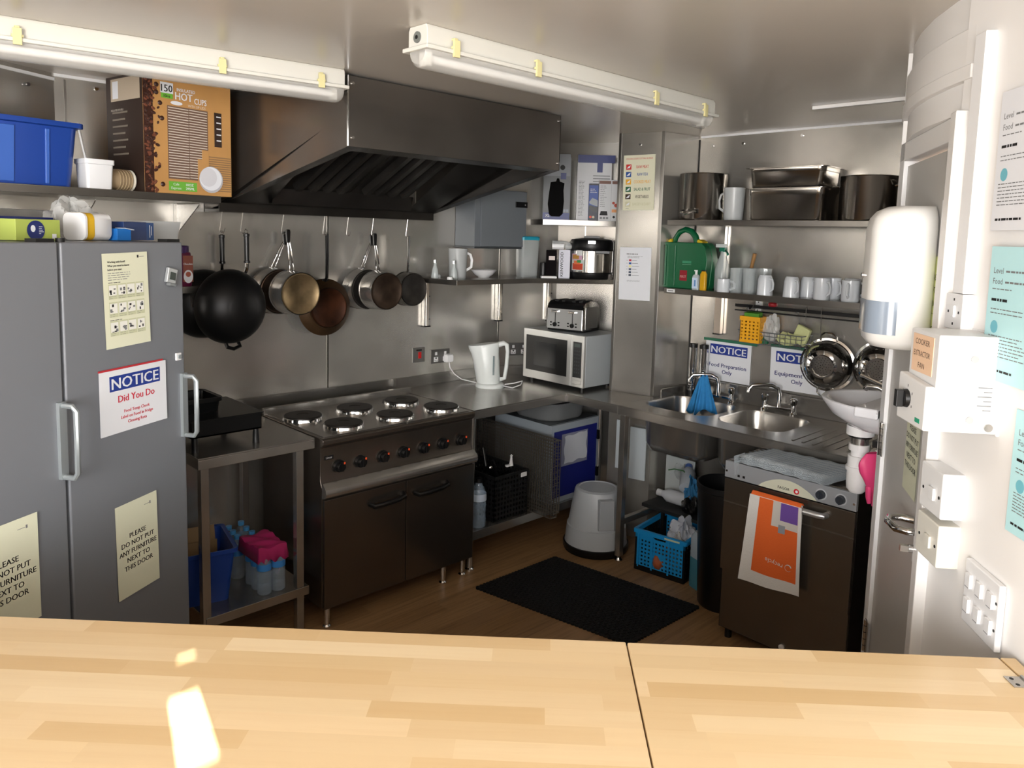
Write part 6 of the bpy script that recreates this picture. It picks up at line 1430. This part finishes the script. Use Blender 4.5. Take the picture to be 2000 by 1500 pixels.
# near wall: trunking, sockets, extractor controller, switches and certificates
def wp(s, o=0, z=0, a=40, p0=(1.93, .464)):   # along the near wall, s towards the camera, o out of the wall
    return (p0[0]-cos(R(a))*s-sin(R(a))*o, p0[1]-sin(R(a))*s+cos(R(a))*o, z)
RZ = 220
t = thing('cable_trunking', 'white plastic trunking running down the curved wall to the spur', 'trunking', wp(-.125, .0, 1.722), RZ)
MB().box(-.025, .025, -.028, .006, 0, .60, WPL).o('trunking_cover', t, bev=.002)
t = thing('fused_spur', 'small white fused spur plate at the bottom of the trunking', 'switch', wp(-.130, 0, 1.635), RZ)
MB().box(-.043, .043, -.032, .008, 0, .086, WPL).o('back_box', t, bev=.003)
MB().box(-.008, .010, -.037, -.032, .030, .058, WPL).o('rocker', t, bev=.001)
m = MB()
for x, z in ((0, .072), (0, .014), (-.026, .042), (.026, .042)): m.box(x-.003, x+.003, -.0325, -.0315, z-.003, z+.003, DRK)
m.o('screw_heads', t)
t = thing('fan_controller', 'white wall box with black dial for the cooker extractor fan', 'fan controller', wp(-.020, .002, 1.425), RZ)
CTL = mt('#dcdcdc', .4, name='controller_white')
MB().box(-.075, .075, -.135, .0, .0, .215, CTL).xz([(-.075, .0), (.075, .0), (.075, .10), (-.075, .11)], -.155, -.135, CTL).o('housing', t, bev=.004, seg=3)
MB().box(-.079, .079, -.004, .012, -.004, .219, CTL).o('back_plate', t, bev=.003)
k = MB().cyl((-.02, -.155, .055), (-.02, -.166, .055), .022, BLK, .020, 20).box(-.028, -.012, -.182, -.165, .035, .075, BLK).o('dial', t, bev=.002)
m = MB()
for a in (-120, -60, 0, 60, 120): m.box(-.02+.030*sin(R(a))-.001, -.02+.030*sin(R(a))+.001, -.1555, -.155, .055+.030*cos(R(a))-.003, .055+.030*cos(R(a))+.003, DRK)
m.box(.03, .055, -.1555, -.155, .012, .022, mt('#2f9a78', .4)); m.o('dial_marks', t)
PCH = mt('#e6c3a4', .6, name='peach_label'); HW = mt('#5b4a40', .6)
m = MB().box(-.058, .050, -.1362, -.135, .118, .205, PCH)
for i, s in enumerate(('COOKER', 'EXTRACTOR', 'FAN')): m.text(s, -.006, .182-.027*i, .013, HW, y=-.1368, maxw=.085, bold=False)
m.o('handwritten_label', t, label='peach label handwritten COOKER EXTRACTOR FAN')
m = MB()
for z in (.165, .03): m.cyl((.0755, -.06, z), (.0775, -.06, z), .008, mt('#a9a9a9', .4), seg=14).box(.075, .0765, -.10, -.02, z+.014, z+.016, mt('#b9b9b9', .4)).box(.075, .0765, -.10, -.02, z-.016, z-.014, mt('#b9b9b9', .4))
m.cyl((.075, -.02, .015), (.079, -.02, .015), .009, STL, seg=14); lines(m, 0, .05, 0, .06, 0, GIN)
for q in range(6): m.box(.0755, .0762, -.035-.012*(q % 2), -.018, .052+.010*q, .054+.010*q, GIN)
m.o('side_screws', t)
for i, (s, z, lb, c) in enumerate(((-.105, 1.185, 'white surface switch box, upper of the stacked pair', '#e6e6e6'), (-.105, 1.065, 'cream surface switch box, lower of the stacked pair', '#dcd9cf'))):
    t = thing('wall_switch', lb, 'switch', wp(s, .002, z), RZ, 'surface switches on the curved wall')
    cc = mt(c, .35); MB().box(-.075, .045, -.05, .012, 0, .112 if i == 0 else .105, cc).o('switch_box', t, bev=.004); MB().box(-.015, .010, -.056, -.05, .035, .065, cc).o('rocker', t, bev=.001)
    m = MB()
    for x in (-.055, .032): m.cyl((x, -.05, .05), (x, -.0512, .05), .004, DRK, seg=8)
    m.o('screw_heads', t)
t = thing('six_gang_switch', 'large white plate of six light switches low on curved wall', 'switch', wp(.075, .006, .975), RZ)
MB().box(-.075, .075, -.008, .006, 0, .148, WPL).o('plate', t, bev=.003)
for r in range(2):
    for c in range(3):
        MB().box(-.048+.048*c-.010, -.048+.048*c+.010, -.015, -.008, .030+.058*r, .062+.058*r, WPL, T(0, 0, 0)).box(-.048+.048*c-.009, -.048+.048*c+.009, -.0153, -.015, .030+.058*r, .032+.058*r, mt('#8f9096', .5)).o('rocker', t, bev=.0012)
m = MB()
for x in (-.066, .066):
    for z in (.045, .105): m.cyl((x, -.008, z), (x, -.0088, z), .0035, DRK, seg=8)
m.o('screw_heads', t)
CYA = mt('#b5dfe4', .5, name='cyan_paper')
def d_cert(m, w, h):
    m.text('Level', -w*.42, h*.30, .013, GIN, al='l'); m.text('Food', -w*.42, h*.22, .013, GIN, al='l'); lines(m, -w*.2, w*.4, h*.23, h*.31, 2, GIN, .004, 12); lines(m, -w*.42, w*.1, h*.17, h*.18, 1, GIN, .002, 3)
    lines(m, -w*.42, -w*.1, h*.09, h*.092, 1, INK, .006, 2); lines(m, -w*.42, w*.4, h*.0, h*.03, 2, GIN, .002, 4)
    m.disc(-w*.33, -h*.10, .014, mt('#6fb5c4', .5), -.0009); lines(m, -w*.42, w*.4, -h*.32, -h*.17, 7, GIN, .002, 7); lines(m, -w*.42, w*.2, -h*.45, -h*.43, 1, INK, .005, 9)
def cpos(s, z):
    # follow the curved wall towards the camera
    A_, B_ = Vector((1.82, .37)), Vector((1.70, .255)); d_ = (B_-A_).normalized(); n_ = Vector((d_.y, -d_.x)); n_ = n_ if n_.y > 0 else -n_
    p = A_+d_*s+n_*.004; return (p.x, p.y, z)
paper('certificate', 'white certificate sheet high on the curved wall, cropped', wp(.075, .012, 2.02), RZ+1, .21, .30, WHT, d_cert, 'certificate')
paper('certificate', 'pale cyan certificate on the curved wall, cropped by the frame', wp(.10, .014, 1.69), RZ+2, .21, .29, CYA, d_cert, 'certificate', group='cyan certificates')
paper('certificate', 'lower pale cyan certificate above the six-switch plate, cropped', cpos(.085, 1.37), 223, .21, .26, CYA, d_cert, 'certificate', group='cyan certificates')
